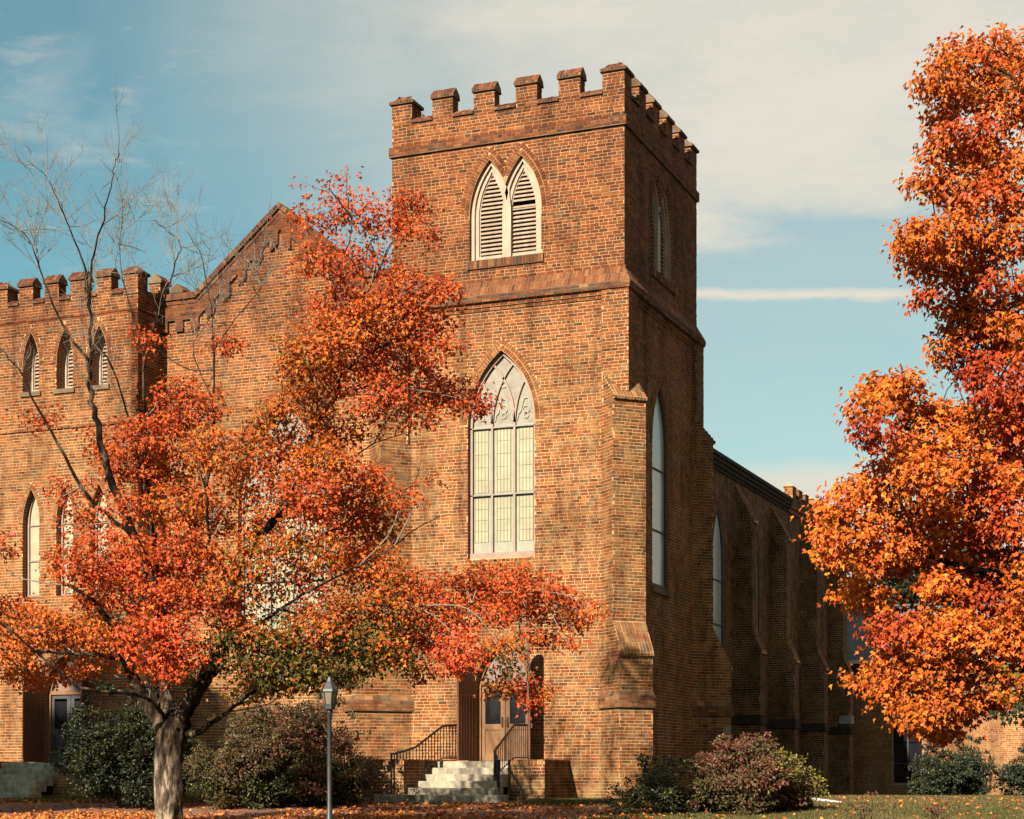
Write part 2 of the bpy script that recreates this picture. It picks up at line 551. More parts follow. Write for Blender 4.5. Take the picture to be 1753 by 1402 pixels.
def mesh_np(name, verts, faces, cols=None):
    """verts (n,3); faces (m,k)"""
    me = bpy.data.meshes.new(name)
    m, k = faces.shape
    me.vertices.add(len(verts))
    me.vertices.foreach_set('co', np.ascontiguousarray(verts, np.float32).ravel())
    me.loops.add(m * k)
    me.loops.foreach_set('vertex_index', np.ascontiguousarray(faces, np.int32).ravel())
    me.polygons.add(m)
    me.polygons.foreach_set('loop_start', np.arange(0, m * k, k, dtype=np.int32))
    me.update(calc_edges=True)
    me.shade_flat()
    if cols is not None:
        at_ = me.color_attributes.new('tint', 'FLOAT_COLOR', 'POINT')
        c4 = np.ones((len(verts), 4), np.float32)
        c4[:, :3] = cols
        at_.data.foreach_set('color', c4.ravel())
    return me

# ------------------------------------------------------------------ brickwork
CO = 0.0762
PAL = {
    'wall': ([(0.235, 0.088, 0.040), (0.285, 0.115, 0.050), (0.190, 0.072, 0.036), (0.330, 0.150, 0.062), (0.115, 0.058, 0.040), (0.165, 0.105, 0.070)],
             [0.34, 0.24, 0.18, 0.09, 0.09, 0.06]),
    'arch': ([(0.27, 0.115, 0.055), (0.32, 0.16, 0.08), (0.22, 0.09, 0.045)], [0.4, 0.35, 0.25]),
    'cap': ([(0.25, 0.105, 0.055), (0.19, 0.085, 0.055), (0.12, 0.085, 0.06), (0.34, 0.19, 0.10)], [0.35, 0.3, 0.2, 0.15]),
    'pier': ([(0.19, 0.075, 0.05), (0.15, 0.06, 0.045), (0.24, 0.10, 0.065), (0.10, 0.06, 0.05)], [0.4, 0.25, 0.25, 0.1]),
    'dark': ([(0.12, 0.055, 0.035), (0.16, 0.065, 0.036), (0.085, 0.05, 0.038)], [0.4, 0.35, 0.25]),  # wall brick with the long side's shade put into its colour
    'far': ([(0.30, 0.135, 0.075), (0.25, 0.105, 0.06), (0.36, 0.19, 0.11)], [0.45, 0.3, 0.25]),
}

class Bricks:
    def __init__(s):
        s.rows = []
    def one(s, fr, u0, u1, w0, w1, h, pal):
        s.rows.append((fr, u0, u1, w0, w1, h, pal))
    def panel(s, fr, w0, w1, ivals, pal='wall', course=CO, mod=0.225, bond=True, align=True, hgt=(0.003, 0.009)):
        k0 = math.floor(w0 / course) if align else 0
        base_ = 0.0 if align else w0
        k = k0
        while base_ + k * course < w1:
            a, b = max(w0, base_ + k * course + 0.0078), min(w1, base_ + (k + 1) * course - 0.0078)
            if b - a > 0.02:
                hd = bond and k % 6 == 2
                md = mod / 2 if hd else mod
                offs = ((k % 2) * md / 2 if bond else 0.0) + (0.05 * math.sin(k * 12.9) if bond else 0)
                for (l, r) in ivals((a + b) / 2):
                    i = math.floor((l - offs) / md)
                    s0 = i * md + offs
                    while s0 < r:
                        m2 = md if random.random() > 0.08 or not bond else md * random.choice((0.5, 0.75))
                        e0 = s0 + m2 + random.uniform(-0.006, 0.006)
                        x0, x1 = max(l, s0 + 0.007), min(r, e0 - 0.007)
                        if x1 - x0 > 0.03:
                            s.one(fr, x0, x1, a + random.uniform(-.0015, .0015), b + random.uniform(-.0015, .0015), random.uniform(*hgt), pal)
                        s0 = e0
            k += 1
    def ring(s, fr, cx, a, sp, ap, rings=2, pal='arch'):
        h = ap - sp
        c = (h * h - a * a) / (2 * a)
        R0 = c + a
        for q in range(rings):
            r0 = R0 + 0.012 + q * 0.118
            rm = r0 + 0.053
            amax = math.acos(min(1, c / rm))
            n = max(3, int(amax * rm / 0.072))
            for i in range(n):
                t = (i + 0.5) / n * amax
                for sg in (-1, 1):
                    cu, cw = cx - sg * c + sg * rm * math.cos(t), sp + rm * math.sin(t)
                    rd = np.array([sg * math.cos(t), math.sin(t)])
                    U2 = fr.U * rd[1] * sg - fr.W * rd[0] * sg
                    W2 = fr.U * rd[0] + fr.W * rd[1]
                    f2 = Frame(fr.p(cu, cw), U2, fr.N, W2)
                    hw_ = amax * rm / n / 2 - 0.006
                    s.one(f2, -hw_, hw_, -0.052, 0.052, random.uniform(0.010, 0.016), pal)
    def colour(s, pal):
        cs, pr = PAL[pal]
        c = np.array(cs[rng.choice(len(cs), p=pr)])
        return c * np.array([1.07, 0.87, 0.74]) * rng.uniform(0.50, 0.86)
    def build(s, name, parent, rows=None):
        rows = s.rows if rows is None else rows
        n = len(rows)
        if not n:
            return None
        V = np.empty((n, 8, 3)); C = np.empty((n, 8, 3))
        for i, (fr, u0, u1, w0, w1, h, pal) in enumerate(rows):
            V[i, 0] = fr.p(u0, w0, -.004); V[i, 1] = fr.p(u1, w0, -.004); V[i, 2] = fr.p(u1, w1, -.004); V[i, 3] = fr.p(u0, w1, -.004)
            V[i, 4:] = V[i, :4] + fr.N * (h + .004)
            C[i] = s.colour(pal)
        fc = np.array([[4, 5, 6, 7], [0, 1, 5, 4], [1, 2, 6, 5], [2, 3, 7, 6], [3, 0, 4, 7]])
        F = (fc[None] + (np.arange(n) * 8)[:, None, None]).reshape(-1, 4)
        me = mesh_np(name, V.reshape(-1, 3), F, C.reshape(-1, 3))
        return link(name, me, 'brick_fired', parent, kind='stuff')

BRICK_ME = None
def single_brick(row, parent, bs):
    """one brick as an object of its own; all of them share one mesh"""
    global BRICK_ME
    fr, u0, u1, w0, w1, h, pal = row
    if BRICK_ME is None:
        mb = MB(); e = 0.06
        v = [(-.5, 0, -.5), (.5, 0, -.5), (.5, 0, .5), (-.5, 0, .5), (-.5 + .012, 1, -.5 + e), (.5 - .012, 1, -.5 + e), (.5 - .012, 1, .5 - e), (-.5 + .012, 1, .5 - e)]
        mb.add(v, [(4, 7, 6, 5), (0, 4, 5, 1), (1, 5, 6, 2), (2, 6, 7, 3), (3, 7, 4, 0), (0, 1, 2, 3)])
        BRICK_ME = bpy.data.meshes.new('brick'); BRICK_ME.from_pydata(mb.v, [], mb.f); BRICK_ME.update()
        BRICK_ME.materials.append(MATS['brick_single'])
    o = bpy.data.objects.new('brick', BRICK_ME)
    COL.objects.link(o)
    c = fr.p((u0 + u1) / 2, (w0 + w1) / 2, -0.004)
    X, Y, Z = fr.U * (u1 - u0), fr.N * (h + 0.004), fr.W * (w1 - w0)
    o.matrix_world = Matrix(((X[0], Y[0], Z[0], c[0]), (X[1], Y[1], Z[1], c[1]), (X[2], Y[2], Z[2], c[2]), (0, 0, 0, 1)))
    o.parent = parent
    o.color = (*bs.colour(pal), 1)
    return o

def arch_c(a, sp, ap):
    h = ap - sp
    return (h * h - a * a) / (2 * a)

def arch_pts(cx, a, z0, sp, ap, n=12):
    """outline of a pointed opening, counter-clockwise from its lower left"""
    c = arch_c(a, sp, ap); R = c + a
    am = math.acos(c / R)
    right = [(cx - c + R * math.cos(t), sp + R * math.sin(t)) for t in np.linspace(0, am, n)]
    left = [(2 * cx - u, w) for u, w in right[-2::-1]]
    return [(cx - a, z0), (cx + a, z0)] + right + left

def arch_half(z, a, z0, sp, ap, g=0.0):
    """half width of the opening at height z, with a ring of width g round the arch"""
    if z < z0:
        return -1
    if z <= sp:
        return a
    c = arch_c(a, sp, ap); R = c + a + g
    q = R * R - (z - sp) ** 2
    return math.sqrt(q) - c if q > c * c else -1

def minus(iv, cuts):
    out = list(iv)
    for (a, b) in cuts:
        nx = []
        for (l, r) in out:
            if b <= l or a >= r:
                nx.append((l, r)); continue
            if a > l: nx.append((l, a))
            if b < r: nx.append((b, r))
        out = nx
    return out

def cut_arches(u0, u1, arches):
    def f(z):
        cuts = []
        for (cx, a, z0, sp, ap, g) in arches:
            h = arch_half(z, a, z0, sp, ap, g)
            if h > 0:
                cuts.append((cx - h, cx + h))
        return minus([(u0, u1)], cuts)
    return f

# ================================================================== the ground
YB = [-420, -200, -120, -70, -50, -42] + [-38 + 0.75 * i for i in range(49)] + [0, 4, 8, 11, 14, 17, 20, 23, 26, 40, 70, 120, 300, 600]
def ground_sheet(name, x0, x1, ys, m, lift, wob=0.0, **kw):
    xs = np.linspace(x0, x1, 14)
    mb = MB()
    v = []
    for j, y in enumerate(ys):
        for x in xs:
            yy = y + (wob * math.sin(x * 1.7) + wob * 0.6 * math.sin(x * 4.1 + 1) if j in (0, len(ys) - 1) else 0)
            v.append((x, yy, gz(x, yy) + lift))
    n = len(xs)
    mb.add(v, [(j * n + i, j * n + i + 1, (j + 1) * n + i + 1, (j + 1) * n + i) for j in range(len(ys) - 1) for i in range(n - 1)])
    return mb.build(name, m, None, True, **kw)
ground_sheet('ground', -500, 500, YB, 'lawn', 0.0, kind='structure')
PATH_Y = [-10.6 + 0.75 * i for i in range(9)] + [-4.3]
ground_sheet('path', -45, 1.6, [-11.2] + PATH_Y[1:], 'brick_paving', 0.006, 0.05, kind='structure')

# ================================================================== the church
church = thing('brick_church', 'red brick Gothic church with battlemented towers, gabled nave and buttressed side', 'church', (-3, 0, 0))
S = 5.95                                   # the tower is square; its front right corner stands at the origin
FRONT = Frame((-S, 0, 0), (1, 0, 0), (0, -1, 0))
RIGHT = Frame((0, 0, 0), (0, 1, 0), (1, 0, 0))
BACK = Frame((0, S, 0), (-1, 0, 0), (0, 1, 0))
LEFT = Frame((-S, S, 0), (0, -1, 0), (-1, 0, 0))
SIDES = (FRONT, RIGHT, BACK, LEFT)
POOL = []                                  # bricks that may become objects of their own: (rows, parent)

def slope_frame(fr, n0, w0, n1, w1):
    """a plane rising from (n0,w0) to (n1,w1) over the plane fr; returns frame and length"""
    dv = fr.N * (n1 - n0) + fr.W * (w1 - w0)
    L = float(np.linalg.norm(dv)); W = dv / L
    Nn = np.cross(fr.U, W); Nn /= np.linalg.norm(Nn)
    if Nn[2] < 0: Nn = -Nn
    return Frame(fr.p(0, w0, n0), fr.U, Nn, W), L

def bar_profile(mb, fr, pts, u0, u1):
    """pts are (n, w): a moulding of that section running along U"""
    f2 = Frame(fr.O, fr.N, fr.U, fr.W)
    mb.prism(f2, pts, u0, u1)

CAP_P = [(0.055, 0.0), (0.055, 0.07), (-0.13, 0.25), (-0.32, 0.13), (-0.37, 0.0)]
CREN_P = [(0.05, 0.0), (0.05, 0.06), (-0.16, 0.18), (-0.34, 0.08), (-0.34, 0.0)]

def cap_bricks(bs, fr, u0, u1, z, prof, pal='cap'):
    f2, L = slope_frame(fr, prof[1][0], z + prof[1][1], prof[2][0], z + prof[2][1])
    bs.panel(f2, 0.0, L, lambda w: [(u0, u1)], pal, course=L + 0.004, mod=0.078, bond=False, align=False, hgt=(0.002, 0.012))
    bs.panel(fr.off(prof[0][0]), z + 0.004, z + prof[1][1], lambda w: [(u0, u1)], pal, course=0.07, mod=0.078, bond=False, align=False)

def battlements(x0, x1, y0, y1, zb, zc, zm, mw, nf, ns, parent, bs, fancy=(0, 1), th=0.32, plain=()):
    """parapet walls, copings and merlons round a rectangle; fancy: the sides (front 0, right 1, back 2, left 3) that get laid bricks"""
    W, D = x1 - x0, y1 - y0
    fs = [Frame((x0, y0, 0), (1, 0, 0), (0, -1, 0)), Frame((x1, y0, 0), (0, 1, 0), (1, 0, 0)),
          Frame((x1, y1, 0), (-1, 0, 0), (0, 1, 0)), Frame((x0, y1, 0), (0, -1, 0), (-1, 0, 0))]
    for si, fr in enumerate(fs):
        L = W if si % 2 == 0 else D
        n = nf if si % 2 == 0 else ns
        g = (L - n * mw) / (n - 1)
        m_ = 'mortar' if si in fancy else 'brick_plain'
        mb = MB(); mb.obox(fr, 0 if si % 2 == 0 else th, L if si % 2 == 0 else L - th, zb, zc, -th, 0)
        mb.build('parapet', m_, parent)
        if si in fancy:
            bs.panel(fr, zb, zc, lambda w: [(0, L)])
        for i in range(n - 1):
            a, b = mw + i * (mw + g), (i + 1) * (mw + g)
            mb = MB(); bar_profile(mb, fr, [(p, zc + q) for p, q in CREN_P], a + 0.002, b - 0.002)
            mb.build('coping', 'cap_mortar' if si in fancy else 'brick_plain', parent)
            if si in fancy:
                cap_bricks(bs, fr, a + 0.01, b - 0.01, zc, CREN_P)
        for i in range(1, n - 1):
            a = i * (mw + g); b = a + mw
            mb = MB(); mb.obox(fr, a, b, zc + 0.002, zm, -th, 0)
            mo = mb.build('merlon', m_, parent)
            mb = MB(); bar_profile(mb, fr, [(p, zm + q) for p, q in CAP_P], a - 0.035, b + 0.035)
            mb.build('merlon_cap', 'cap_mortar', mo)
            if si in fancy:
                bs.panel(fr, zc, zm, lambda w: [(a, b)])
                cap_bricks(bs, fr, a - 0.035, b + 0.035, zm, CAP_P)
                for (uu, sg) in ((a, -1), (b, 1)):
                    bs.panel(Frame(fr.p(uu, 0, 0), -fr.N, fr.U * sg), zc + 0.12, zm, lambda w: [(0, th)])
        # the corner merlon at this side's start
        f0 = fr; fp = fs[si - 1]
        c = fr.p(0, 0, 0)
        mb = MB(); mb.obox(fr, 0, mw, zc + 0.003, zm, -mw, 0)
        mo = mb.build('merlon', 'mortar', parent)
        mb = MB()
        ring = lambda e, z: [fr.p(-e, z, e), fr.p(mw + e, z, e), fr.p(mw + e, z, -mw - e), fr.p(-e, z, -mw - e)]
        mb.add(ring(0.055, zm) + ring(0.055, zm + 0.07) + ring(-0.17, zm + 0.23),
               [(0, 1, 5, 4), (1, 2, 6, 5), (2, 3, 7, 6), (3, 0, 4, 7), (4, 5, 9, 8), (5, 6, 10, 9), (6, 7, 11, 10), (7, 4, 8, 11), (8, 9, 10, 11), (3, 2, 1, 0)])
        mb.build('merlon_cap', 'cap_mortar', mo)
        for fq, flip in ((fr, False), (Frame(fp.p((W if (si - 1) % 2 == 0 else D), 0, 0), -fp.U, fp.N), True)):
            if (si in fancy) or (((si - 1) % 4) in fancy):
                bs.panel(fq, zc, zm, lambda w: [(0, mw)])
                bs.panel(fq.off(0.055), zm + 0.004, zm + 0.07, lambda w: [(-0.05, mw + 0.05)], 'cap', course=0.07, mod=0.078, bond=False, align=False)
                f2, LL = slope_frame(fq, 0.055, zm + 0.07, -0.17, zm + 0.23)
                bs.panel(f2, 0.0, LL, lambda w: [(0.05, mw - 0.05)], 'cap', course=LL + .004, mod=0.078, bond=False, align=False)
        # the merlon's faces looking along the parapets
        bs.panel(Frame(fr.p(mw, 0, 0), -fr.N, fr.U), zc + 0.1, zm, lambda w: [(0, mw)])
        bs.panel(Frame(fr.p(0, 0, -mw), fr.U, -fr.N), zc + 0.1, zm, lambda w: [(0, mw)])

# ------------------------------------------------------------------ windows
def louvres(parent, fr, lancets, z0, sp, ap, rec, m, broken=None, name='louvre_window'):
    """painted frames and slats of a group of lancets standing rec behind the wall plane fr"""
    mb = MB()
    for (cx, a) in lancets:
        for (ins, hf, n0, n1) in ((0.045, 0.045, -rec - 0.05, -rec + 0.05), (0.135, 0.045, -rec - 0.10, -rec - 0.01), (0.19, 0.018, -rec - 0.13, -rec - 0.05)):
            aa = a - ins
            c = arch_c(a, sp, ap)
            R = c + aa
            apx = sp + math.sqrt(max(R * R - c * c, 0.01))
            P = arch_pts(cx, aa, z0, sp, apx, 10)
            path = P[1:] + [P[0]]
            mb.sweep(fr, path, hf, n0, n1)
        mb.obox(fr, cx - a + 0.02, cx + a - 0.02, z0, z0 + 0.13, -rec - 0.12, -rec - 0.02)
    if len(lancets) == 2:
        zv = sp + 0.64
        mb.obox(fr, TC - 0.07, TC + 0.07, z0, zv, -rec - 0.05, -rec + 0.048)
    fo = mb.build(name, m, parent)
    mb = MB()
    lo, hi = min(c - a for c, a in lancets), max(c + a for c, a in lancets)
    mb.obox(fr, lo - 0.1, hi + 0.1, z0 - 0.1, ap + 0.2, -rec - 0.62, -rec - 0.60)
    mb.build('dark_backing', 'dark_glass', fo)  # dark sheet standing in for the unlit interior behind the slats
    for li, (cx, a) in enumerate(lancets):
        z, k = z0 + 0.17, 0
        while z < ap - 0.30:
            h = arch_half(z + 0.04, a, z0, sp, ap) - 0.165
            if h > 0.05:
                zz, tilt = z, 0.0
                if broken is not None and (li, k) == broken:
                    zz, tilt = z - 0.055, 0.03
                f2 = Frame(fr.O, fr.N, fr.U, fr.W)
                mb = MB()
                mb.prism(f2, [(-rec - 0.045, zz), (-rec - 0.040, zz + 0.016), (-rec - 0.150, zz + 0.118 - tilt), (-rec - 0.158, zz + 0.104 - tilt)], cx - h, cx + h)
                mb.build('slat', m, fo)
            z += 0.0985; k += 1
    return fo

def pane_window(parent, fr, cx, a, z0, sp, ap, rec, glass, frame_m, bars=(), mull=(), name='window', hw=0.04):
    """a plain pointed window: glass, frame, bars"""
    mb = MB()
    P = arch_pts(cx, a - hw, z0 + 0.02, sp, ap - hw * 1.4, 10)
    mb.sweep(fr, P[1:] + [P[0]], hw, -rec - 0.04, -rec + 0.04)
    mb.obox(fr, cx - a, cx + a, z0, z0 + 0.09, -rec - 0.04, -rec + 0.045)
    fo = mb.build(name, frame_m, parent)
    prev = z0 + 0.02
    lv = [z for z in bars if z0 < z < sp] + [None]
    for z in lv:
        if z is None:
            poly = [(cx - a + 0.02, prev), (cx + a - 0.02, prev)] + arch_pts(cx, a - 0.02, z0, sp, ap - 0.03, 10)[2:]
        else:
            poly = [(cx - a + 0.02, prev), (cx + a - 0.02, prev), (cx + a - 0.02, z), (cx - a + 0.02, z)]
            prev = z
        mb = MB(); mb.prism(fr, poly, -rec - 0.02, -rec - 0.006)
        mb.build('pane', glass, fo)
    for z in bars:
        h = arch_half(z, a, z0, sp, ap) - 0.03
        mb = MB(); mb.obox(fr, cx - h, cx + h, z - 0.018, z + 0.018, -rec - 0.03, -rec + 0.025)
        mb.build('bar', frame_m, fo)
    for q in mull:
        mb = MB(); mb.obox(fr, cx + q - 0.025, cx + q + 0.025, z0, ap - 0.35 - abs(q), -rec - 0.03, -rec + 0.03)
        mb.build('mullion', frame_m, fo)
    return fo

def traceried_window(parent, fr, cx, a, z0, sp, ap, rec, trans, label=None, name='stained_glass_window'):
    """three lights with opal panes under a traceried head"""
    c = arch_c(a, sp, ap); R = c + a
    mb = MB()
    P = arch_pts(cx, a - 0.035, z0, sp, ap - 0.06, 14)
    mb.sweep(fr, P[1:] + [P[0]], 0.04, -rec - 0.05, -rec + 0.05)
    mb.obox(fr, cx - a, cx + a, z0 - 0.02, z0 + 0.14, -rec - 0.06, -rec + 0.07)
    fo = mb.build(name, 'frame_paint', parent, label=label)
    lw = 2 * a / 3
    # tracery: the mullions branch and run parallel to the arch
    def clipped(path):
        return [q for q in path if abs(q[0] - cx) < arch_half(q[1], a, z0, sp, ap) - 0.02]
    for m_ in (-lw / 2, lw / 2):
        mb = MB()
        mb.obox(fr, cx + m_ - 0.028, cx + m_ + 0.028, z0 + 0.1, sp, -rec - 0.05, -rec + 0.045)
        mb.build('mullion', 'frame_paint', fo)
        for sg in (-1, 1):
            pth = [(cx + m_ - sg * R + sg * R * math.cos(t), sp + R * math.sin(t)) for t in np.linspace(0, 0.95, 22)]
            pth = clipped(pth)
            if len(pth) > 3:
                mb = MB(); mb.sweep(fr, pth, 0.024, -rec - 0.04, -rec + 0.032)
                mb.build('tracery_rib', 'frame_paint', fo)
    head = [(cx - a + 0.03, sp - 0.03), (cx + a - 0.03, sp - 0.03)] + arch_pts(cx, a - 0.03, z0, sp, ap - 0.05, 12)[2:]
    mb = MB(); mb.prism(fr, head, -rec - 0.035, -rec - 0.02)
    mb.build('tracery_panel', 'tracery_panel', fo)
    for k in (-1, 0, 1):                       # cusped heads, trefoils
        lx = cx + k * lw
        for sg in (-1, 1):
            pth = [(lx + sg * lw * 0.40 * (1 - t) ** 0.7, sp + 0.06 + 0.52 * t + 0.05 * math.sin(3 * math.pi * t)) for t in np.linspace(0, 1, 12)]
            pth = clipped(pth)
            if len(pth) > 3:
                mb = MB(); mb.sweep(fr, pth, 0.015, -rec - 0.03, -rec + 0.008)
                mb.build('cusp', 'light_border', fo)
        for (qx, qz, r) in ((0, 0.30, 0.085), (0, 0.16, 0.06)) if k else ((0, 0.34, 0.09), (0, 0.18, 0.06), (0, 0.92, 0.06)):
            if abs(lx + qx - cx) + r < arch_half(sp + qz + r, a, z0, sp, ap):
                mb = MB()
                pth = [(lx + qx + r * math.cos(t), sp + qz + r * math.sin(t)) for t in np.linspace(0, 2 * math.pi, 14)]
                mb.sweep(fr, pth, 0.012, -rec - 0.03, -rec + 0.004)
                mb.build('roundel', 'light_border', fo)
    # lights
    zs = [z0 + 0.14] + sorted(z for z in trans if z < sp - 0.3) + [sp - 0.04]
    for k in (-1, 0, 1):
        lx = cx + k * lw
        mb = MB(); mb.obox(fr, lx - lw / 2 + 0.01, lx + lw / 2 - 0.01, z0 + 0.05, sp - 0.03, -rec - 0.034, -rec - 0.02)
        mb.build('light_border', 'light_border', fo)
        for i in range(len(zs) - 1):
            b0 = zs[i] + (0.26 if i == 0 else 0.06); b1 = zs[i + 1] - 0.06
            n = max(1, round((b1 - b0) / 0.30)); ph = (b1 - b0) / n
            for j in range(n):
                mb = MB(); mb.obox(fr, lx - lw * 0.30, lx + lw * 0.30, b0 + j * ph + 0.005, b0 + (j + 1) * ph - 0.005, -rec - 0.022, -rec - 0.010)
                po = mb.build('pane', 'opal_glass', fo)
            mb = MB()
            for q in (-0.3, -0.15, 0, 0.15, 0.3):
                mb.obox(fr, lx + lw * q - 0.009, lx + lw * q + 0.009, b0, b1, -rec - 0.021, -rec - 0.005)
            mb.build('leading', 'lead', fo)
    for z in trans:
        h = arch_half(z, a, z0, sp, ap) - 0.01
        mb = MB(); mb.obox(fr, cx - h, cx + h, z - 0.016, z + 0.016, -rec - 0.05, -rec + 0.05)
        mb.build('transom', 'transom_metal', fo)
    return fo

# ------------------------------------------------------------------ the big tower, upper stage
bt = Bricks()
TC = S / 2
LZ0, LSP, LAP, LA, LC = 12.86, 13.95, 15.24, 0.515, 0.405
cc_ = arch_c(LA, LSP, LAP); RR = cc_ + LA
def twin_outline():
    zv = LSP + math.sqrt(RR ** 2 - (cc_ + LC) ** 2)
    A = lambda t: (RR * math.cos(t) - cc_, LSP + RR * math.sin(t))
    am = math.acos(cc_ / RR); tv = math.asin((zv - LSP) / RR)
    up = [A(t) for t in np.linspace(0, am, 12)]
    inner = [A(t) for t in np.linspace(am, tv, 8)][1:]
    right = [(TC + LC + u, w) for u, w in up] + [(TC + LC - u, w) for u, w in inner]
    left = [(2 * TC - u, w) for u, w in right[:-1]][::-1]
    return [(TC - LC - LA, LZ0), (TC + LC + LA, LZ0)] + right + left
tower = MB(); rev = []
for fr in (FRONT, RIGHT):
    tower.sheet(fr, [(0, 12.2), (S, 12.2), (S, 15.62), (0, 15.62)], [twin_outline()], 0.0, 0.30, rev)
for fr in (BACK, LEFT):
    pass
# lower stage: recessed panel with the tall window and the door
WZ0, WSP, WAP, WA = 5.74, 8.95, 10.66, 0.86
DZ0, DSP, DAP, DA = 0.90, 2.55, 3.80, 0.70
DC = S - 3.05
win_arch = (DC - 0.01, WA, WZ0, WSP, WAP)
door_arch = (DC, DA, DZ0, DSP, DAP)
tower.sheet(FRONT, [(0.0, -0.3), (S, -0.3), (S, 11.72), (0.0, 11.72)], [arch_pts(*win_arch, 14), arch_pts(*door_arch, 14)], 0.05, 0.26, rev)
SW = (2.62, 0.66, 5.15, 8.6, 10.1)
tower.sheet(RIGHT, [(0.0, -0.3), (S, -0.3), (S, 11.72), (0.0, 11.72)], [arch_pts(*SW, 14)], 0.05, 0.26, rev)
for fr in SIDES:                                # pilasters, corbel courses under the weathering
    tower.obox(fr, -0.149, 0.50, 8.6, 11.80, 0.0, 0.15)
    tower.obox(fr, S - 0.50, S + 0.149, 8.6, 11.80, 0.0, 0.147)
    tower.obox(fr, 0.49, S - 0.49, 11.62, 11.71, 0.0, 0.082)
    tower.obox(fr, 0.49, S - 0.49, 11.70, 11.80, 0.0, 0.118)
tower_o = tower.build('tower_wall', 'mortar', church)
for r_ in rev: r_.build('window_reveal', 'brick_plain', tower_o)
mb = MB()
for fr in (BACK, LEFT):
    mb.obox(fr, 0.01, S - 0.01, -0.3, 15.62, -0.2, 0.0)
    mb.obox(fr, 0.01, S - 0.01, -0.3, 11.8, 0.0, 0.05)
mb.build('rear_wall', 'brick_plain', church)

def ring_box(mb, e0, z0, e1, z1):
    r = lambda e, z: [(-S - e, -e, z), (e, -e, z), (e, S + e, z), (-S - e, S + e, z)]
    mb.add(r(e0, z0) + r(e1, z1), [(0, 1, 5, 4), (1, 2, 6, 5), (2, 3, 7, 6), (3, 0, 4, 7)])
mb = MB(); ring_box(mb, 0.15, 11.79, 0.20, 11.88); ring_box(mb, 0.20, 11.88, 0.20, 11.97); ring_box(mb, 0.20, 11.97, -0.02, 12.38)
mb.build('weathering', 'cap_mortar', church)
mb = MB(); ring_box(mb, 0.0, 15.60, 0.06, 15.602); ring_box(mb, 0.06, 15.60, 0.06, 15.83)
mb.add([(-S - .06, -.06, 15.83), (.06, -.06, 15.83), (.06, S + .06, 15.83), (-S - .06, S + .06, 15.83)], [(0, 1, 2, 3)])
mb.build('string_course', 'cap_mortar', church)
for fr in (FRONT, RIGHT):
    arches = []
    def up_iv(z):
        h = arch_half(z, LA, LZ0, LSP, LAP, 0.235)
        h0 = arch_half(z, LA, LZ0, LSP, LAP, 0.0)
        if h <= 0: return [(0, S)]
        if h < LC and h0 <= 0:
            return minus([(0, S)], [(TC - LC - h, TC - LC + h), (TC + LC - h, TC + LC + h)])
        if h < LC:
            return minus([(0, S)], [(TC - LC - h, TC - LC + h), (TC + LC - h, TC + LC + h)])
        out = minus([(0, S)], [(TC - LC - h, TC + LC + h)])
        m0 = LC - max(h0, 0) - 0.10
        if z > LSP + 0.62 and m0 > 0.02: out.append((TC - m0, TC + m0))
        return out
    def up_iv2(z):
        if LZ0 - 0.21 < z < LZ0: return minus([(0, S)], [(TC - LC - LA - 0.06, TC + LC + LA + 0.06)])
        return up_iv(z)
    bt.panel(fr, 12.2, 15.60, up_iv2)
    for sg in (-1, 1):
        keep = len(bt.rows)
        bt.ring(fr, TC + sg * LC, LA, LSP, LAP)
        zv = LSP + math.sqrt(RR ** 2 - (cc_ + LC) ** 2)
        ok = []
        for r_ in bt.rows[keep:]:                # drop voussoirs that would hang into the neighbouring lancet
            d = r_[0].O - fr.O
            u, z = float(np.dot(d, fr.U)), float(d[2])
            if (u - TC) * sg < 0.03 or abs(u - (TC - sg * LC)) < max(arch_half(z, LA, LZ0, LSP, LAP, 0.02), 0):
                continue
            ok.append(r_)
        bt.rows[keep:] = ok
    # brick sill
    bt.panel(fr.off(0.045), LZ0 - 0.20, LZ0 - 0.01, lambda w: [(TC - LC - LA - 0.05, TC + LC + LA + 0.05)], 'cap', course=0.19, mod=0.078, bond=False, align=False)
    mb = MB(); mb.obox(fr, TC - LC - LA - 0.06, TC + LC + LA + 0.06, LZ0 - 0.205, LZ0 - 0.004, -0.2, 0.045)
    lo = louvres(church, fr, [(TC - LC, LA), (TC + LC, LA)], LZ0, LSP, LAP, 0.14, 'cream_paint', (1, 11) if fr is FRONT else None)
    mb.build('sill', 'cap_mortar', lo)
    # string course, weathering, corbels, pilasters
    bt.panel(fr.off(0.06), 15.60, 15.83, lambda w: [(-0.06, S + 0.06)], 'wall')
    f2, L2 = slope_frame(fr, 0.20, 11.97, -0.02, 12.38)
    bt.panel(f2, 0.0, L2, lambda w: [(-0.19 + w * 0.47, S + 0.19 - w * 0.47)], 'arch', course=L2 / 2, mod=0.078, bond=False, align=False, hgt=(0.0, 0.008))
    bt.panel(fr.off(0.20), 11.885, 11.97, lambda w: [(-0.2, S + 0.2)], 'cap')
    bt.panel(fr.off(0.175), 11.80, 11.875, lambda w: [(-0.17, S + 0.17)], 'cap', course=0.076, align=False, hgt=(0.012, 0.02))
    bt.panel(fr.off(0.118), 11.70, 11.80, lambda w: [(0.5, S - 0.5)], 'wall', course=0.094, align=False)
    bt.panel(fr.off(0.082), 11.62, 11.70, lambda w: [(0.5, S - 0.5)], 'wall', course=0.079, align=False)
    bt.panel(fr.off(0.15), 8.6, 11.79, lambda w: [(-0.15, 0.50)])
    bt.panel(fr.off(0.147), 8.6, 11.79, lambda w: [(S - 0.50, S + 0.15)])
    for uu, sg in ((0.50, 1), (S - 0.50, -1)):
        bt.panel(Frame(fr.p(uu, 0, 0.05), fr.N, fr.U * sg), 8.6, 11.62, lambda w: [(0, 0.1)])
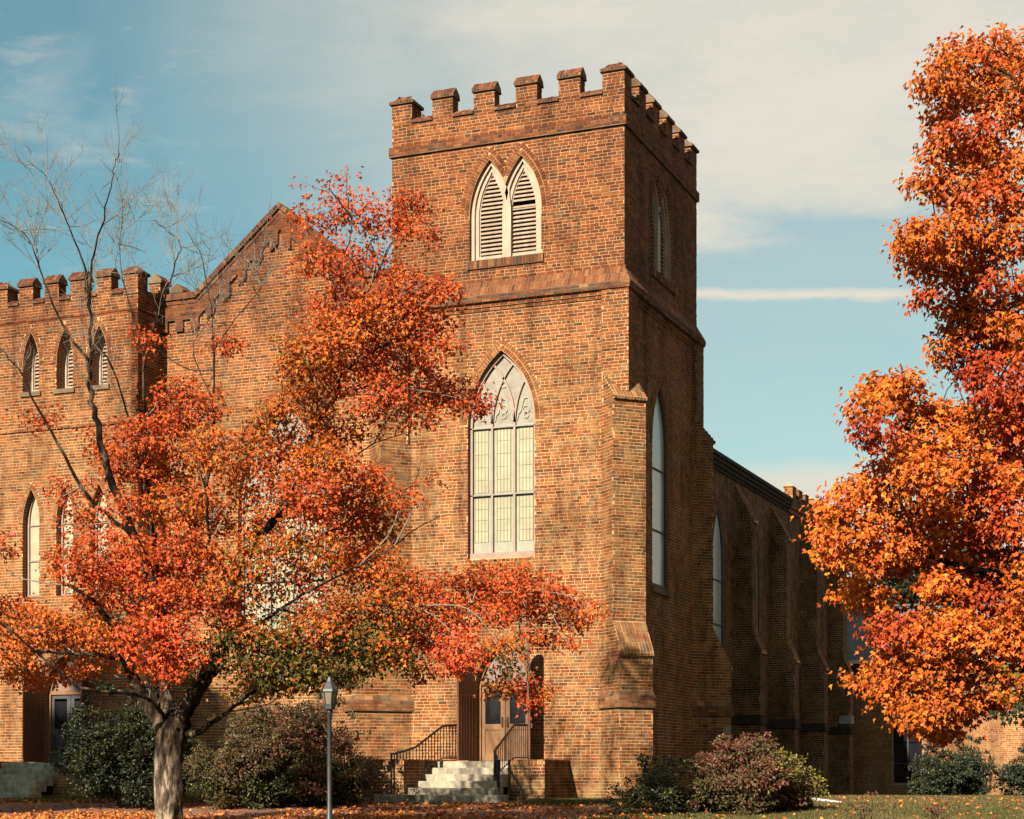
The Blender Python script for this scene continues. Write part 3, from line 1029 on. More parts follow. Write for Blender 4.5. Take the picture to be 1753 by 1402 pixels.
bt.panel(FRONT.off(0.05), -0.05, 11.62, cut_arches(0.30, S - 0.30, [win_arch + (0.235,), door_arch + (0.235,)]))
bt.ring(FRONT.off(0.05), *[win_arch[0], WA, WSP, WAP])
bt.ring(FRONT.off(0.05), DC, DA, DSP, DAP)
bt.panel(RIGHT.off(0.05), -0.05, 11.62, cut_arches(0.30, S - 0.30, [SW + (0.235,)]))
bt.ring(RIGHT.off(0.05), SW[0], SW[1], SW[3], SW[4])
battlements(-S, 0, 0, S, 15.83, 16.38, 16.88, 0.53, 6, 6, church, bt, (0, 1))
traceried_window(church, FRONT.off(0.05), win_arch[0], WA, WZ0, WSP, WAP, 0.17, (8.86, 7.26), 'tall pointed window with pale panes above the tower door')
pane_window(church, RIGHT.off(0.05), *SW, 0.09, 'sky_toned_glass', 'dark_frame', (6.55, 8.05), name='window')
mb = MB(); mb.obox(RIGHT, SW[0] - SW[1] - 0.08, SW[0] + SW[1] + 0.08, SW[2] - 0.16, SW[2], -0.2, 0.10); mb.build('window_sill', 'cap_mortar', church)

# ------------------------------------------------------------------ diagonal buttresses of the tower
def diag_buttress(C, dx, dy, pu, pl, z1=3.30, z2=9.20, pal='wall', hw=0.42, pool=False, zt=2.12):
    d = np.array([dx, dy, 0.0]) / math.sqrt(2); t = np.array([-d[1], d[0], 0.0])
    b = Bricks()
    prof = [(-1.1, -0.3), (pl, -0.3), (pl, z1), (pl + 0.06, z1), (pl + 0.06, z1 + 0.07), (pu, z1 + 0.07 + (pl + 0.06 - pu) * 1.75),
            (pu, z2), (pu + 0.06, z2), (pu + 0.06, z2 + 0.07), (-0.80, z2 + 0.07 + 0.86 + pu), (-1.1, z2 + 0.9)]
    fp = Frame((*C, 0), d, t)
    mb = MB(); mb.prism(fp, prof, -hw, hw)
    o = mb.build('buttress', 'mortar', church)
    zs1 = z1 + 0.07 + (pl + 0.06 - pu) * 1.75
    def pz(z):
        if z < z1: return pl
        if z < zs1: return pl + 0.06 - (z - z1 - 0.07) / 1.75
        if z < z2: return pu
        return pu + 0.06 - (z - z2 - 0.07)
    ff = Frame((*C, 0), t, d)
    b.panel(ff.off(pl), -0.05, zt, lambda w: [(-hw, hw)], pal)
    b.panel(ff.off(pl), zt + 0.38, z1, lambda w: [(-hw, hw)], pal)
    b.panel(ff.off(pu), zs1, z2, lambda w: [(-hw, hw)], pal)
    for sg in (-1, 1):
        fs_ = Frame(np.array([*C, 0]) + t * hw * sg, d, t * sg)
        b.panel(fs_, -0.05, z2 + 0.8, lambda z: [(-0.95, pz(z))] if not (zt < z < zt + 0.3) else [], pal)
    # water table: splayed band round the foot
    e = 0.055
    mb = MB()
    mb.obox(fp, -1.0, pl + e, zt, zt + 0.26, -hw - e, hw + e)
    r = lambda q, z: [fp.p(-1.0, z, -hw - q), fp.p(pl + q, z, -hw - q), fp.p(pl + q, z, hw + q), fp.p(-1.0, z, hw + q)]
    mb.add(r(e, zt + 0.26) + r(0.0, zt + 0.38), [(0, 1, 5, 4), (1, 2, 6, 5), (2, 3, 7, 6)])
    mb.build('water_table', 'cap_mortar', o)
    b.panel(ff.off(pl + e), zt, zt + 0.26, lambda w: [(-hw - e, hw + e)], pal)
    for sg in (-1, 1):
        b.panel(Frame(np.array([*C, 0]) + t * (hw + e) * sg, d, t * sg), zt, zt + 0.26, lambda z: [(-0.95, pl + e)], pal)
    for (f0_, lim) in ((ff.off(pl), lambda w: [(-hw - .02, hw + .02)]),) + tuple((Frame(np.array([*C, 0]) + t * hw * sg, d, t * sg), lambda w: [(-0.95, pl + .02)]) for sg in (-1, 1)):
        f2, L = slope_frame(f0_, e, zt + 0.26, 0.0, zt + 0.38)
        b.panel(f2, 0.0, L, lim, 'cap', course=L, mod=0.22, bond=False, align=False, hgt=(0.001, 0.006))
    # sloped brick set-offs
    for (n0, w0, n1, w1, rows) in ((pl + 0.06, z1 + 0.07, pu, zs1, 2), (pu + 0.06, z2 + 0.07, pu + 0.06 - 0.62, z2 + 0.69, 2)):
        f2, L = slope_frame(ff, n0, w0, n1, w1)
        top = L if rows == 2 and n0 > pl else L * 0.97
        b.panel(f2, 0.0, L, lambda w: [(-hw + .005, hw - .005)], 'cap', course=L * 0.333 if w0 < 5 else 0.22, mod=0.082, bond=False, align=False, hgt=(0.002, 0.014))
        b.panel(ff.off(n0), w0 - 0.07, w0, lambda w: [(-hw, hw)], 'cap', course=0.07, mod=0.082, bond=False, align=False)
    if pool:
        POOL.append((b, o, pool))
    else:
        b.build('brickwork', o)
    return o
E = 0.15
diag_buttress((E, -E), 1, -1, 0.05, 0.40, pool='right')
diag_buttress((-S - E, -E), -1, -1, 0.22, 0.85, pool='left')
rb = diag_buttress((E, S + E), 1, 1, 0.05, 0.58)
f_ = Frame((E, S + E, 0), (0.7071, -0.7071, 0), (0.7071, 0.7071, 0))
fq = Frame((E + 0.42 * 0.7071, S + E - 0.42 * 0.7071, 0), (0.7071, 0.7071, 0), (0.7071, -0.7071, 0))
mb = MB(); mb.prism(fq, [(0.26, 1.60), (0.33, 1.63), (0.38, 1.56), (0.47, 1.58), (0.52, 1.53), (0.575, 1.55), (0.575, 1.86), (0.50, 1.90), (0.44, 1.85), (0.40, 1.89), (0.37, 1.79), (0.33, 1.76), (0.35, 1.69), (0.29, 1.67)], -0.002, 0.014); mb.build('plaster_patch', 'stucco', rb)

# ------------------------------------------------------------------ entrance with open doors, steps and cheek walls
def entrance(ox, oy, wall_n, main):
    """doorway centred on x = ox in a wall whose face lies at y = oy"""
    fr = Frame((ox, oy, 0), (1, 0, 0), (0, -1, 0))
    # inner glazed doors
    mb = MB()
    rec = 0.24
    P = arch_pts(0, DA - 0.04, DZ0, DSP, DAP - 0.06, 12)
    mb.sweep(fr, P[1:] + [P[0]], 0.05, -rec - 0.06, -rec + 0.05)
    mb.obox(fr, -DA, DA, DZ0 + 1.82, DZ0 + 1.92, -rec - 0.05, -rec + 0.04)
    dw = mb.build('doorway', 'door_inner', church)
    mb = MB(); mb.prism(fr, [(-DA + .03, DZ0 + 1.9), (DA - .03, DZ0 + 1.9)] + arch_pts(0, DA - 0.03, DZ0, DSP, DAP - 0.05, 12)[2:], -rec - 0.04, -rec - 0.02)
    mb.build('transom_light', 'pink_glass', dw)
    for sg in (-1, 1):
        a, b = (-DA + 0.07, -0.008) if sg < 0 else (0.008, DA - 0.07)
        z0, z1 = DZ0 + 0.02, DZ0 + 1.83
        mb = MB()
        mb.obox(fr, a, a + 0.11, z0, z1, -rec - 0.05, -rec)
        mb.obox(fr, b - 0.11, b, z0, z1, -rec - 0.05, -rec)
        for (p, q) in ((z0, z0 + 0.16), (z0 + 0.74, z0 + 0.88), (z1 - 0.12, z1)):
            mb.obox(fr, a + 0.11, b - 0.11, p, q, -rec - 0.049, -rec - 0.001)
        mb.obox(fr, a + 0.11, b - 0.11, z0 + 0.16, z0 + 0.74, -rec - 0.045, -rec - 0.02)
        d_ = mb.build('inner_door', 'door_inner' if main else 'dark_frame', dw)  # the smaller doorway's shade is put into its doors' dark colour
        mb = MB(); mb.obox(fr, a + 0.10, b - 0.10, z0 + 0.87, z1 - 0.11, -rec - 0.04, -rec - 0.025); 
        o2 = mb.build('door_glass', 'dark_glass', dw)
        mb = MB(); x = b - 0.06 if sg < 0 else a + 0.06
        mb.tube([fr.p(x, z0 + 0.80, -rec + 0.00), fr.p(x, z0 + 0.82, -rec + 0.05), fr.p(x, z0 + 1.02, -rec + 0.05), fr.p(x, z0 + 1.04, -rec + 0.0)], 0.011, 6)
        mb.build('door_pull', 'black_iron', dw)
    # outer leaves standing open
    for sg, ang in ((-1, math.radians(101)), (1, math.radians(112))):
        hinge = fr.p(sg * DA, 0, 0.0)
        # closed leaf runs towards the middle; opened by ang
        v0 = np.array([-sg, 0, 0.0]); ca, sa = math.cos(ang), math.sin(ang)
        v = np.array([v0[0] * ca, -sa, 0.0])
        nn = np.array([-v[1], v[0], 0.0]) * sg
        f2 = Frame(hinge, v, nn)
        pts = [(0.0, DZ0 + 0.03), (DA - 0.01, DZ0 + 0.03)]
        top = [(DA - 0.01 - DA * q, DAP - 0.05 - (DAP - DSP) * (1 - math.sqrt(max(0, 1 - (q * 0.97) ** 2.0))) ) for q in np.linspace(0, 1, 8)]
        mb = MB(); mb.prism(f2, pts + top, -0.025, 0.025)
        lf = mb.build('door_leaf', 'door_leaf', church)
        for q in range(1, 6):
            zt_ = DSP - 0.05
            mb = MB(); mb.obox(f2, q * DA / 6 - 0.008, q * DA / 6 + 0.008, DZ0 + 0.06, zt_, -0.030, 0.030); mb.build('batten', 'door_leaf', lf)
        mb = MB(); mb.obox(f2, 0.06, DA - 0.06, DZ0 + 0.80, DZ0 + 0.835, 0.030, 0.055); mb.obox(f2, 0.06, 0.10, DZ0 + 0.78, DZ0 + 0.88, 0.03, 0.07); mb.obox(f2, DA - 0.10, DA - 0.06, DZ0 + 0.78, DZ0 + 0.88, 0.03, 0.07)
        mb.build('push_bar', 'steel', lf)
    # steps: the landing, then five treads down to the path
    st = None
    yl = -1.15
    xs0, xs1 = (-1.16, 0.84)
    for i in range(6):
        z1 = DZ0 - 0.15 * i
        yf = yl - 0.40 * i - (0.06 if i == 5 else 0)
        x0, x1 = xs0 + (-0.02 * i), xs1
        if i == 5: x0, x1 = -1.78, 1.28
        if i == 4: x1 = 0.95
        mb = MB()
        yb = 0.0 if i == 0 else yl - 0.40 * (i - 1) + 0.05
        mb.box(ox + x0, ox + x1, oy + yf, oy + yb, z1 - 0.30 if i else -0.2, z1 - 0.002 * i)
        s_ = mb.build('step', 'weathered_concrete', church)
        bv = s_.modifiers.new('edge', 'BEVEL'); bv.width = 0.018; bv.segments = 2
    # cheek walls
    b = Bricks()
    for (x0, x1, yf, yb) in ((-2.22, -1.17, -2.92, 0.0), (0.83, 1.72, -1.62, 0.0)):
        mb = MB(); mb.box(ox + x0, ox + x1, oy + yf, oy + yb, -0.4, 0.90)
        po = mb.build('cheek_wall', 'mortar', church)
        b = Bricks()
        b.panel(Frame((ox + x0, oy + yf, 0), (1, 0, 0), (0, -1, 0)), -0.15, 0.82, lambda w: [(0, x1 - x0)], 'pier')
        b.panel(Frame((ox + x1, oy + yf, 0), (0, 1, 0), (1, 0, 0)), -0.15, 0.82, lambda w: [(0, yb - yf)], 'pier')
        b.panel(Frame((ox + x0, oy + yf, 0), (0, 1, 0), (-1, 0, 0)), -0.15, 0.82, lambda w: [(0, yb - yf)], 'pier')
        b.panel(Frame((ox + x0, oy + yf, 0), (1, 0, 0), (0, -1, 0)), 0.82, 0.93, lambda w: [(0, x1 - x0)], 'cap', course=0.11, mod=0.08, bond=False, align=False)
        b.panel(Frame((ox + x1, oy + yf, 0), (0, 1, 0), (1, 0, 0)), 0.82, 0.93, lambda w: [(0, yb - yf)], 'cap', course=0.11, mod=0.08, bond=False, align=False)
        b.panel(Frame((ox + x0, oy + yf, 0.90), (1, 0, 0), (0, 0, 1), (0, 1, 0)), 0.0, yb - yf, lambda w: [(0, x1 - x0)], 'cap', course=0.22, mod=0.08, bond=False, align=False, hgt=(0.025, 0.035))
        if main:
            POOL.append((b, po, 'pier'))
        else:
            b.build('brickwork', po)

entrance(-3.05, -0.05, 0, True)

def railing(label, path, posts, base_z, spacing=0.115, flare=None):
    """path: list of (x, y, rail z); balusters drop to base_z(x, y)"""
    root = thing('stair_railing', label, 'railing', (path[0][0], path[0][1], base_z(*path[0][:2])), 'railings of the church steps')
    P = np.array(path, float)
    mb = MB(); mb.tube(P, 0.027, 8); mb.build('handrail', 'black_iron', root, True)
    seg = np.linalg.norm(np.diff(P[:, :2], axis=0), axis=1); cum = np.concatenate([[0], np.cumsum(seg)])
    lo = []
    q = 0.0
    while q <= cum[-1] + 1e-6:
        x, y, z = (np.interp(q, cum, P[:, k]) for k in range(3))
        zb = base_z(x, y)
        mb = MB(); mb.tube([(x, y, zb + (0.0 if q == 0 else 0.10)), (x, y, z)], 0.024 if q == 0 else 0.0115, 6)
        mb.build('post' if q == 0 else 'baluster', 'black_iron', root)
        lo.append((x, y, zb + 0.10))
        q += spacing
    for (x, y, z, zb) in posts:
        mb = MB(); mb.tube([(x, y, zb), (x, y, z)], 0.02, 8); mb.build('post', 'black_iron', root)
    mb = MB(); mb.tube(lo, 0.015, 6); mb.build('bottom_rail', 'black_iron', root)
    return root
def step_z(x, y):
    y0 = -0.05 - 1.15
    if y > y0: return 0.90
    i = min(5, int((y0 - y) / 0.40) + 1)
    return max(0.90 - 0.15 * i, gz(x, y)) if y > y0 - 2.1 else gz(x, y)
def smooth_base(x, y):
    y0 = -1.2
    return float(np.interp(y, [-3.3, -3.1, -1.2], [0.12, 0.17, 0.88]))
railing('black iron stair railing curving down over the left cheek wall', [(-4.47, -3.08, 1.05), (-4.38, -2.55, 1.13), (-4.28, -2.2, 1.22), (-4.05, -1.2, 1.73), (-3.9, -0.55, 1.76)], [(-4.43, -2.88, 1.06, 0.15)], smooth_base)
railing('black iron stair railing rising beside the shaded right cheek wall', [(-2.02, -2.75, 0.90), (-2.27, -2.35, 1.12), (-2.26, -1.2, 1.73), (-2.24, -0.30, 1.75)], [(-2.27, -2.35, 1.12, 0.30), (-2.0, -2.72, 0.92, gz(0, -2.7) - 0.02)], smooth_base)

# ------------------------------------------------------------------ nave front with its gable
NY, NX0, NX1, NXC = 1.10, -13.28, -5.9, -9.65
NF = Frame((NXC, NY, 0), (1, 0, 0), (0, -1, 0))
bn = Bricks()
NAZ, NSL, NSH, NW = 15.02, 0.815, 12.98, 2.50
def gable_z(u):
    return max(NSH, NAZ - NSL * abs(u))
gw = 3.63
outer = [(-gw, -0.3), (gw + 0.2, -0.3), (gw + 0.2, NSH), (NW, NSH), (0, NAZ), (-NW, NSH), (-gw, NSH)]
nwin = (0.0, 1.28, 3.5, 7.6, 10.2)
mb = MB(); rev = []; mb.sheet(NF, outer, [arch_pts(*nwin, 14)], 0.0, 0.3, rev)
nave_o = mb.build('nave_wall', 'mortar', church)
for r_ in rev: r_.build('window_reveal', 'brick_plain', nave_o)
def nave_iv(z):
    if z > NSH:
        h = (NAZ - z) / NSL
        iv = [(-h, h)] if h > 0.05 else []
    else:
        iv = [(-gw, gw + 0.2)]
    h = arch_half(z, *nwin[1:], 0.235)
    return minus(iv, [(-h, h)]) if h > 0 else iv
# corbelled band under the coping: a sloping strip with hanging blocks
BAND, DROP, PITCH, BWID = 0.42, 0.30, 0.475, 0.235
def band_low(u):
    a = abs(u)
    top = gable_z(u)
    k = (a - 0.06) % PITCH
    return top - BAND - (DROP if k < BWID else 0.0)
us = np.arange(-gw, gw + 0.001, 0.015)
def band_iv(z):
    out, cur = [], None
    for u in us:
        ok = band_low(u) < z < gable_z(u)
        if ok and cur is None: cur = u
        if not ok and cur is not None:
            out.append((cur, u)); cur = None
    if cur is not None: out.append((cur, gw))
    return [(a_, b_) for a_, b_ in out if b_ - a_ > 0.03]
bn.panel(NF, -0.05, NAZ, lambda z: [q for iv in nave_iv(z) for q in minus([iv], band_iv(z) if z > 12 else [])])
bn.panel(NF.off(0.075), 12.0, NAZ, band_iv)
mb = MB()
kk = [0.06 + i * PITCH for i in range(9)]
for sg in (-1, 1):
    brk = sorted(set([0.0, NW, gw] + [x for k in kk for x in (k, k + BWID) if x < gw]))
    for a_, b_ in zip(brk[:-1], brk[1:]):
        m_ = (a_ + b_) / 2
        dl = BAND + (DROP if (m_ - 0.06) % PITCH < BWID and m_ > 0.06 else 0)
        pts = [(sg * a_, gable_z(a_)), (sg * b_, gable_z(b_)), (sg * b_, gable_z(b_) - dl), (sg * a_, gable_z(a_) - dl)]
        mb.prism(NF, pts, 0.0, 0.072)
mb.build('corbel_band', 'cap_mortar', nave_o)  # darker mortar stands in for shadow lines round the hanging blocks
for (h0, h1, n1, nm) in ((-0.02, 0.10, 0.10, 'coping_course'), (0.10, 0.26, 0.16, 'coping')):
    for pts in ([(-gw, NSH), (-NW, NSH)], [(-NW, NSH), (0, NAZ)], [(0, NAZ), (NW, NSH)], [(NW, NSH), (gw + .2, NSH)]):
        (ua, wa), (ub, wb) = pts
        mb = MB(); mb.prism(NF, [(ua, wa + h0), (ub, wb + h0), (ub, wb + h1), (ua, wa + h1)], -0.35, n1)
        mb.build(nm, 'cap_mortar', nave_o)
        dv = np.array([ub - ua, wb - wa]); L = float(np.linalg.norm(dv)); dv /= L
        f2 = Frame(NF.p(ua, wa + h0, n1), NF.U * dv[0] + NF.W * dv[1], NF.N, -NF.U * dv[1] + NF.W * dv[0])
        bn.panel(f2, 0.004, (h1 - h0) * dv[0] - 0.004, lambda w: [(0, L)], 'cap', course=(h1 - h0) * dv[0], mod=0.08 if nm == 'coping' else 0.22, bond=False, align=False)
bn.ring(NF, nwin[0], nwin[1], nwin[3], nwin[4], 3)
bn.build('brickwork', nave_o)
traceried_window(church, NF, *nwin, 0.2, (7.5, 5.6), 'broad pointed nave window half hidden by the maple')
# roof of the nave behind the gable
mb = MB()
ry0, ry1, rx1, rz1, rzr = NY + 0.34, 31.0, -0.80, 9.95, 14.55
mb.add([(NXC, ry0, rzr), (NXC, ry1, rzr), (rx1, ry1, rz1), (rx1, ry0, rz1), (2 * NXC - rx1, ry1, rz1), (2 * NXC - rx1, ry0, rz1)], [(0, 1, 2, 3), (1, 0, 5, 4)])
mb.add([(NXC, ry1, rzr), (rx1, ry1, rz1), (2 * NXC - rx1, ry1, rz1)], [(0, 1, 2)])
mb.build('roof', 'slate', church)

# ------------------------------------------------------------------ the lower tower on the far side of the nave
bl = Bricks(); rev = []
LX1, LX0 = -13.26, -17.82
LFR = Frame((LX0, 0, 0), (1, 0, 0), (0, -1, 0)); LW = LX1 - LX0
LRT = Frame((LX1, 0, 0), (0, 1, 0), (1, 0, 0))
lcs = [LW / 2 + q * 1.08 for q in (-1, 0, 1)]
up_l = [(c, 0.265, 10.78, 11.5, 12.36) for c in lcs]
lo_l = [(c, 0.27, 5.3, 7.3, 8.2) for c in lcs]
ldc = LW / 2 + 0.02
ldoor = (ldc, DA, DZ0, DSP, DAP)
mb = MB(); mb.sheet(LFR, [(0, -0.3), (LW, -0.3), (LW, 12.72), (0, 12.72)], [arch_pts(*q, 8) for q in up_l + lo_l] + [arch_pts(*ldoor, 12)], 0.0, 0.36, rev)
mb.obox(LRT, 0.0, LW, -0.3, 12.72, -0.2, 0.0)
lt_o = mb.build('side_tower_wall', 'mortar', church)
for r_ in rev: r_.build('window_reveal', 'brick_plain', lt_o)
mb = MB(); mb.box(LX0, LX0 + 0.2, 0.01, LW, -0.3, 12.72); mb.box(LX0 + .2, LX1, LW - 0.2, LW, -0.3, 12.72); mb.box(LX0, LX1, 0.0, LW, 12.60, 12.70)
mb.build('rear_wall', 'brick_plain', church)
bl.panel(LFR, -0.05, 12.72, cut_arches(0, LW, [q + (0.12,) for q in up_l + lo_l] + [ldoor + (0.235,)]))
for q in up_l + lo_l:
    bl.ring(LFR, q[0], q[1], q[3], q[4], 1)
bl.ring(LFR, ldc, DA, DSP, DAP)
bl.panel(LRT, 7.0, 12.72, lambda z: [(0, NY + 0.2)] if z < 12.6 else [(0, LW)])
bl.panel(LFR.off(0.04), 9.72, 9.80, lambda z: [(0, LW)], 'cap', course=0.076, align=False)
battlements(LX0, LX1, 0, LW, 12.70, 13.12, 13.60, 0.44, 6, 5, church, bl, (0, 1))
bl.build('brickwork', lt_o)
for q in up_l:
    lo = louvres(church, LFR, [(q[0], q[1] + 0.08)], q[2], q[3], q[4] + 0.1, 0.30, 'cream_paint')
    mb = MB(); mb.obox(LFR, q[0] - 0.33, q[0] + 0.33, q[2] - 0.12, q[2] - 0.003, -0.3, 0.05); mb.build('sill', 'cap_mortar', lo)
for q in lo_l:
    pane_window(church, LFR, *q, 0.22, 'opal_glass', 'frame_paint', (6.3, 7.25), name='window')
entrance(LX0 + ldc, 0.0, 0, False)

# ------------------------------------------------------------------ the long side of the church behind the tower
ba = Bricks(); rev = []
AX, AY0, AY1, AEZ = -0.95, S + 0.3, 30.0, 9.62
AFR = Frame((AX, 0, 0), (0, 1, 0), (1, 0, 0))
BY = [13.3 + 4.5 * i for i in range(4)]                  # front faces of the buttresses
bays = [11.5] + [b_ + 2.55 for b_ in BY]
awin = [(y, 0.62, 3.7, 6.9, 8.5) for y in bays if y < AY1 - 0.8]
mb = MB(); mb.sheet(AFR, [(AY0 - 1.2, -0.5), (AY1, -0.5), (AY1, AEZ), (AY0 - 1.2, AEZ)], [arch_pts(*q, 10) for q in awin], 0.0, 0.3, rev)
aisle_o = mb.build('aisle_wall', 'mortar', church)
for r_ in rev: r_.build('window_reveal', 'brick_plain', aisle_o)
mb = MB(); mb.box(-18, AX - 0.01, AY1 - 0.3, AY1, -0.5, 9.6); mb.build('rear_wall', 'brick_plain', church)
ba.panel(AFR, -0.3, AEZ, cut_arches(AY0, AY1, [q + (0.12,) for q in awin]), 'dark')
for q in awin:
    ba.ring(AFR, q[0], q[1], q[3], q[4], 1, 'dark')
    pane_window(church, AFR, *q, 0.05, 'sky_toned_glass', 'dark_frame', (5.0, 6.3), name='window')
mb = MB()                                                # corbelled eaves
bar_profile(mb, AFR, [(-0.1, 9.50), (0.05, 9.50), (0.05, 9.60), (0.10, 9.60), (0.10, 9.72), (0.15, 9.72), (0.15, 9.84), (-0.2, 9.84)], AY0, 20.2)
mb.build('eaves', 'algae_brick', church)
mb = MB(); bar_profile(mb, AFR, [(-0.2, 9.843), (0.2, 9.843), (0.2, 9.95), (-0.2, 10.2)], AY0, 20.2); mb.build('gutter', 'eave_metal', church)
mb = MB(); bar_profile(mb, AFR, [(-0.1, 9.50), (0.07, 9.50), (0.07, 9.66), (-0.1, 9.66)], 20.2, AY1); mb.build('string_course', 'brick_plain', church)
for i, y in enumerate(BY):
    pu, pl, th = 0.55, 0.80, 0.62
    prof = [(-0.05, -0.5), (pl, -0.5), (pl, 4.25), (pl + 0.06, 4.25), (pl + 0.06, 4.33), (pu, 5.0), (pu, 8.22), (pu + 0.05, 8.22), (pu + 0.05, 8.30), (0.0, 9.40), (-0.05, 9.40)]
    mb = MB(); bar_profile(mb, AFR, prof, y, y + th)
    o = mb.build('buttress', 'mortar', church)
    b = Bricks()
    def pz(z):
        if z < 4.25: return pl
        if z < 5.0: return pl + 0.06 - (z - 4.33) / 0.67 * (pl + 0.06 - pu)
        if z < 8.22: return pu
        return (pu + 0.05) * (9.40 - z) / 1.10
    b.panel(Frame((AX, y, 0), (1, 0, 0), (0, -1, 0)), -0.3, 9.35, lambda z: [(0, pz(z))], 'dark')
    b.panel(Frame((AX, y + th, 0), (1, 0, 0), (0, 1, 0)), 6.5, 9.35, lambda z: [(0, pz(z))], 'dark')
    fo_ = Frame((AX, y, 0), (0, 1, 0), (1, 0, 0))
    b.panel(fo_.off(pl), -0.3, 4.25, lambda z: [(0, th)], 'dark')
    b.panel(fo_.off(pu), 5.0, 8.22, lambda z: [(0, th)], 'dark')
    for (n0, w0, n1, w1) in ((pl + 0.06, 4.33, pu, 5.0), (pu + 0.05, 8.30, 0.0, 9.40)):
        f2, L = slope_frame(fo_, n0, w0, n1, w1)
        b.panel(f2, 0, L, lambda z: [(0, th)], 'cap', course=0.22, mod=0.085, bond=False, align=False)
    mb = MB(); mb.box(AX, AX + pl + 0.05, y - 0.05, y + th + 0.05, 2.12, 2.40); mb.build('water_table', 'algae_brick', o)
    b.build('brickwork', o)
    if i == 3:
        mb = MB(); mb.box(AX + 0.42, AX + pl + 0.058, y - 0.06, y + 0.5, 2.50, 2.80); mb.build('corner_stone', 'grey_stone', o)
mb = MB(); mb.box(AX, AX + 0.05, AY0, AY1, 2.12, 2.36); mb.build('water_table', 'algae_brick', church)
# battlemented parapet at the far end of the eaves
mb = MB(); mb.box(AX - 0.12, AX + 0.18, 20.2, AY1, 9.66, 10.00); pp = mb.build('parapet', 'mortar', church)
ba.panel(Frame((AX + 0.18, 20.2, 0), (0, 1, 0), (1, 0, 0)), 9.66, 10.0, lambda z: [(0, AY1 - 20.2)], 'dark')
for k in range(10):
    y = 20.2 + k * 0.98
    mb = MB(); mb.box(AX - 0.12, AX + 0.18, y, y + 0.5, 10.0, 10.36)
    mb.add([(AX - .16, y - .03, 10.36), (AX + .22, y - .03, 10.36), (AX + .22, y + .53, 10.36), (AX - .16, y + .53, 10.36), (AX + .0, y - .03, 10.5), (AX + .0, y + .53, 10.5)],
           [(0, 1, 4), (1, 2, 5, 4), (2, 3, 5), (3, 0, 4, 5), (0, 3, 2, 1)])
    mb.build('merlon', 'mortar', pp)
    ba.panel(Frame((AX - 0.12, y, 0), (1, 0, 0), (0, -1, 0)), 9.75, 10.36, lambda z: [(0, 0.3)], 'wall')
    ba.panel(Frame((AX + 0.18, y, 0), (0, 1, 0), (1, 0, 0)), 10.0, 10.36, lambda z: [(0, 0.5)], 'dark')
mb = MB(); mb.box(AX - 1.3, AX - 0.13, 20.25, AY1, 10.0, 10.22); mb.build('flat_roof', 'copper', church)
ba.build('brickwork', aisle_o)

# ------------------------------------------------------------------ the 300 bricks that show largest are objects of their own
cand = []
for (b, o, tag_) in POOL:
    for k, r_ in enumerate(b.rows):
        fr, u0, u1, w0, w1, h, pal = r_
        c = fr.p((u0 + u1) / 2, (w0 + w1) / 2)
        view = CAM - c
        if np.dot(view, fr.N) <= 0 or abs(fr.W[2]) < 0.9:
            continue
        if tag_ == 'right' and not (0.6 < c[2] < 9.2): continue
        if tag_ == 'left' and not (0.5 < c[2] < 2.1): continue
        d = depth_of(c)
        area = (u1 - u0) * abs(np.dot(fr.U, RV)) * (w1 - w0) / d ** 2
        cand.append((area, id(b), k))
cand.sort(reverse=True)
pick = {(i, k) for _, i, k in cand[:300]}
for (b, o, tag_) in POOL:
    for k, r_ in enumerate(b.rows):
        if (id(b), k) in pick:
            single_brick(r_, o, b)
    b.build('brickwork', o, [r_ for k, r_ in enumerate(b.rows) if (id(b), k) not in pick])
bt.build('brickwork', tower_o)

# ================================================================== the brick annex beyond the church
annex = thing('brick_annex', 'low brick annex with grey shingle roof beyond the buttressed church side', 'building', (8, 30.5, -0.15))
ANY = 30.6
bx_ = Bricks()
AF = Frame((-3.0, ANY, 0), (1, 0, 0), (0, -1, 0))
a_e = on_y(1440, 1131, ANY)[2]; a_b = gz(0, ANY)
xw0 = on_y(1527, 1300, ANY)[0] + 3.0; xw1 = on_y(1580, 1300, ANY)[0] + 3.0
zw0, zw1 = on_y(1540, 1342, ANY)[2], on_y(1540, 1236, ANY)[2]
mb = MB()
mb.sheet(AF, [(0, -0.6), (24, -0.6), (24, a_e), (0, a_e)], [[(xw0, zw0), (xw1, zw0), (xw1, zw1), (xw0, zw1)]], 0.0, 0.2)
mb.add([AF.p(0, -0.6, 0), AF.p(0, -0.6, -9), AF.p(0, a_e, -9), AF.p(0, a_e, 0), AF.p(24, -.6, 0), AF.p(24, -.6, -9), AF.p(24, a_e, -9), AF.p(24, a_e, 0)], [(0, 1, 2, 3), (4, 5, 6, 7), (1, 5, 6, 2)])
aw = mb.build('wall', 'mortar', annex)
bx_.panel(AF, -0.4, a_e - 0.05, lambda z: minus([(2.0, 15)], [(xw0, xw1)] if zw0 < z < zw1 else []), 'far')
bx_.build('brickwork', aw)
wf = MB(); wf.sweep(AF, [(xw0, zw0), (xw1, zw0), (xw1, zw1), (xw0, zw1), (xw0, zw0)], 0.05, -0.16, -0.06)
wo_ = wf.build('window', 'frame_paint', annex)
for k in range(2):
    for j in range(3):
        w_, h_ = (xw1 - xw0) / 2, (zw1 - zw0) / 3
        mb = MB(); mb.obox(AF, xw0 + k * w_ + 0.02, xw0 + (k + 1) * w_ - 0.02, zw0 + j * h_ + 0.02, zw0 + (j + 1) * h_ - 0.02, -0.14, -0.13); mb.build('pane', 'dark_glass', wo_)
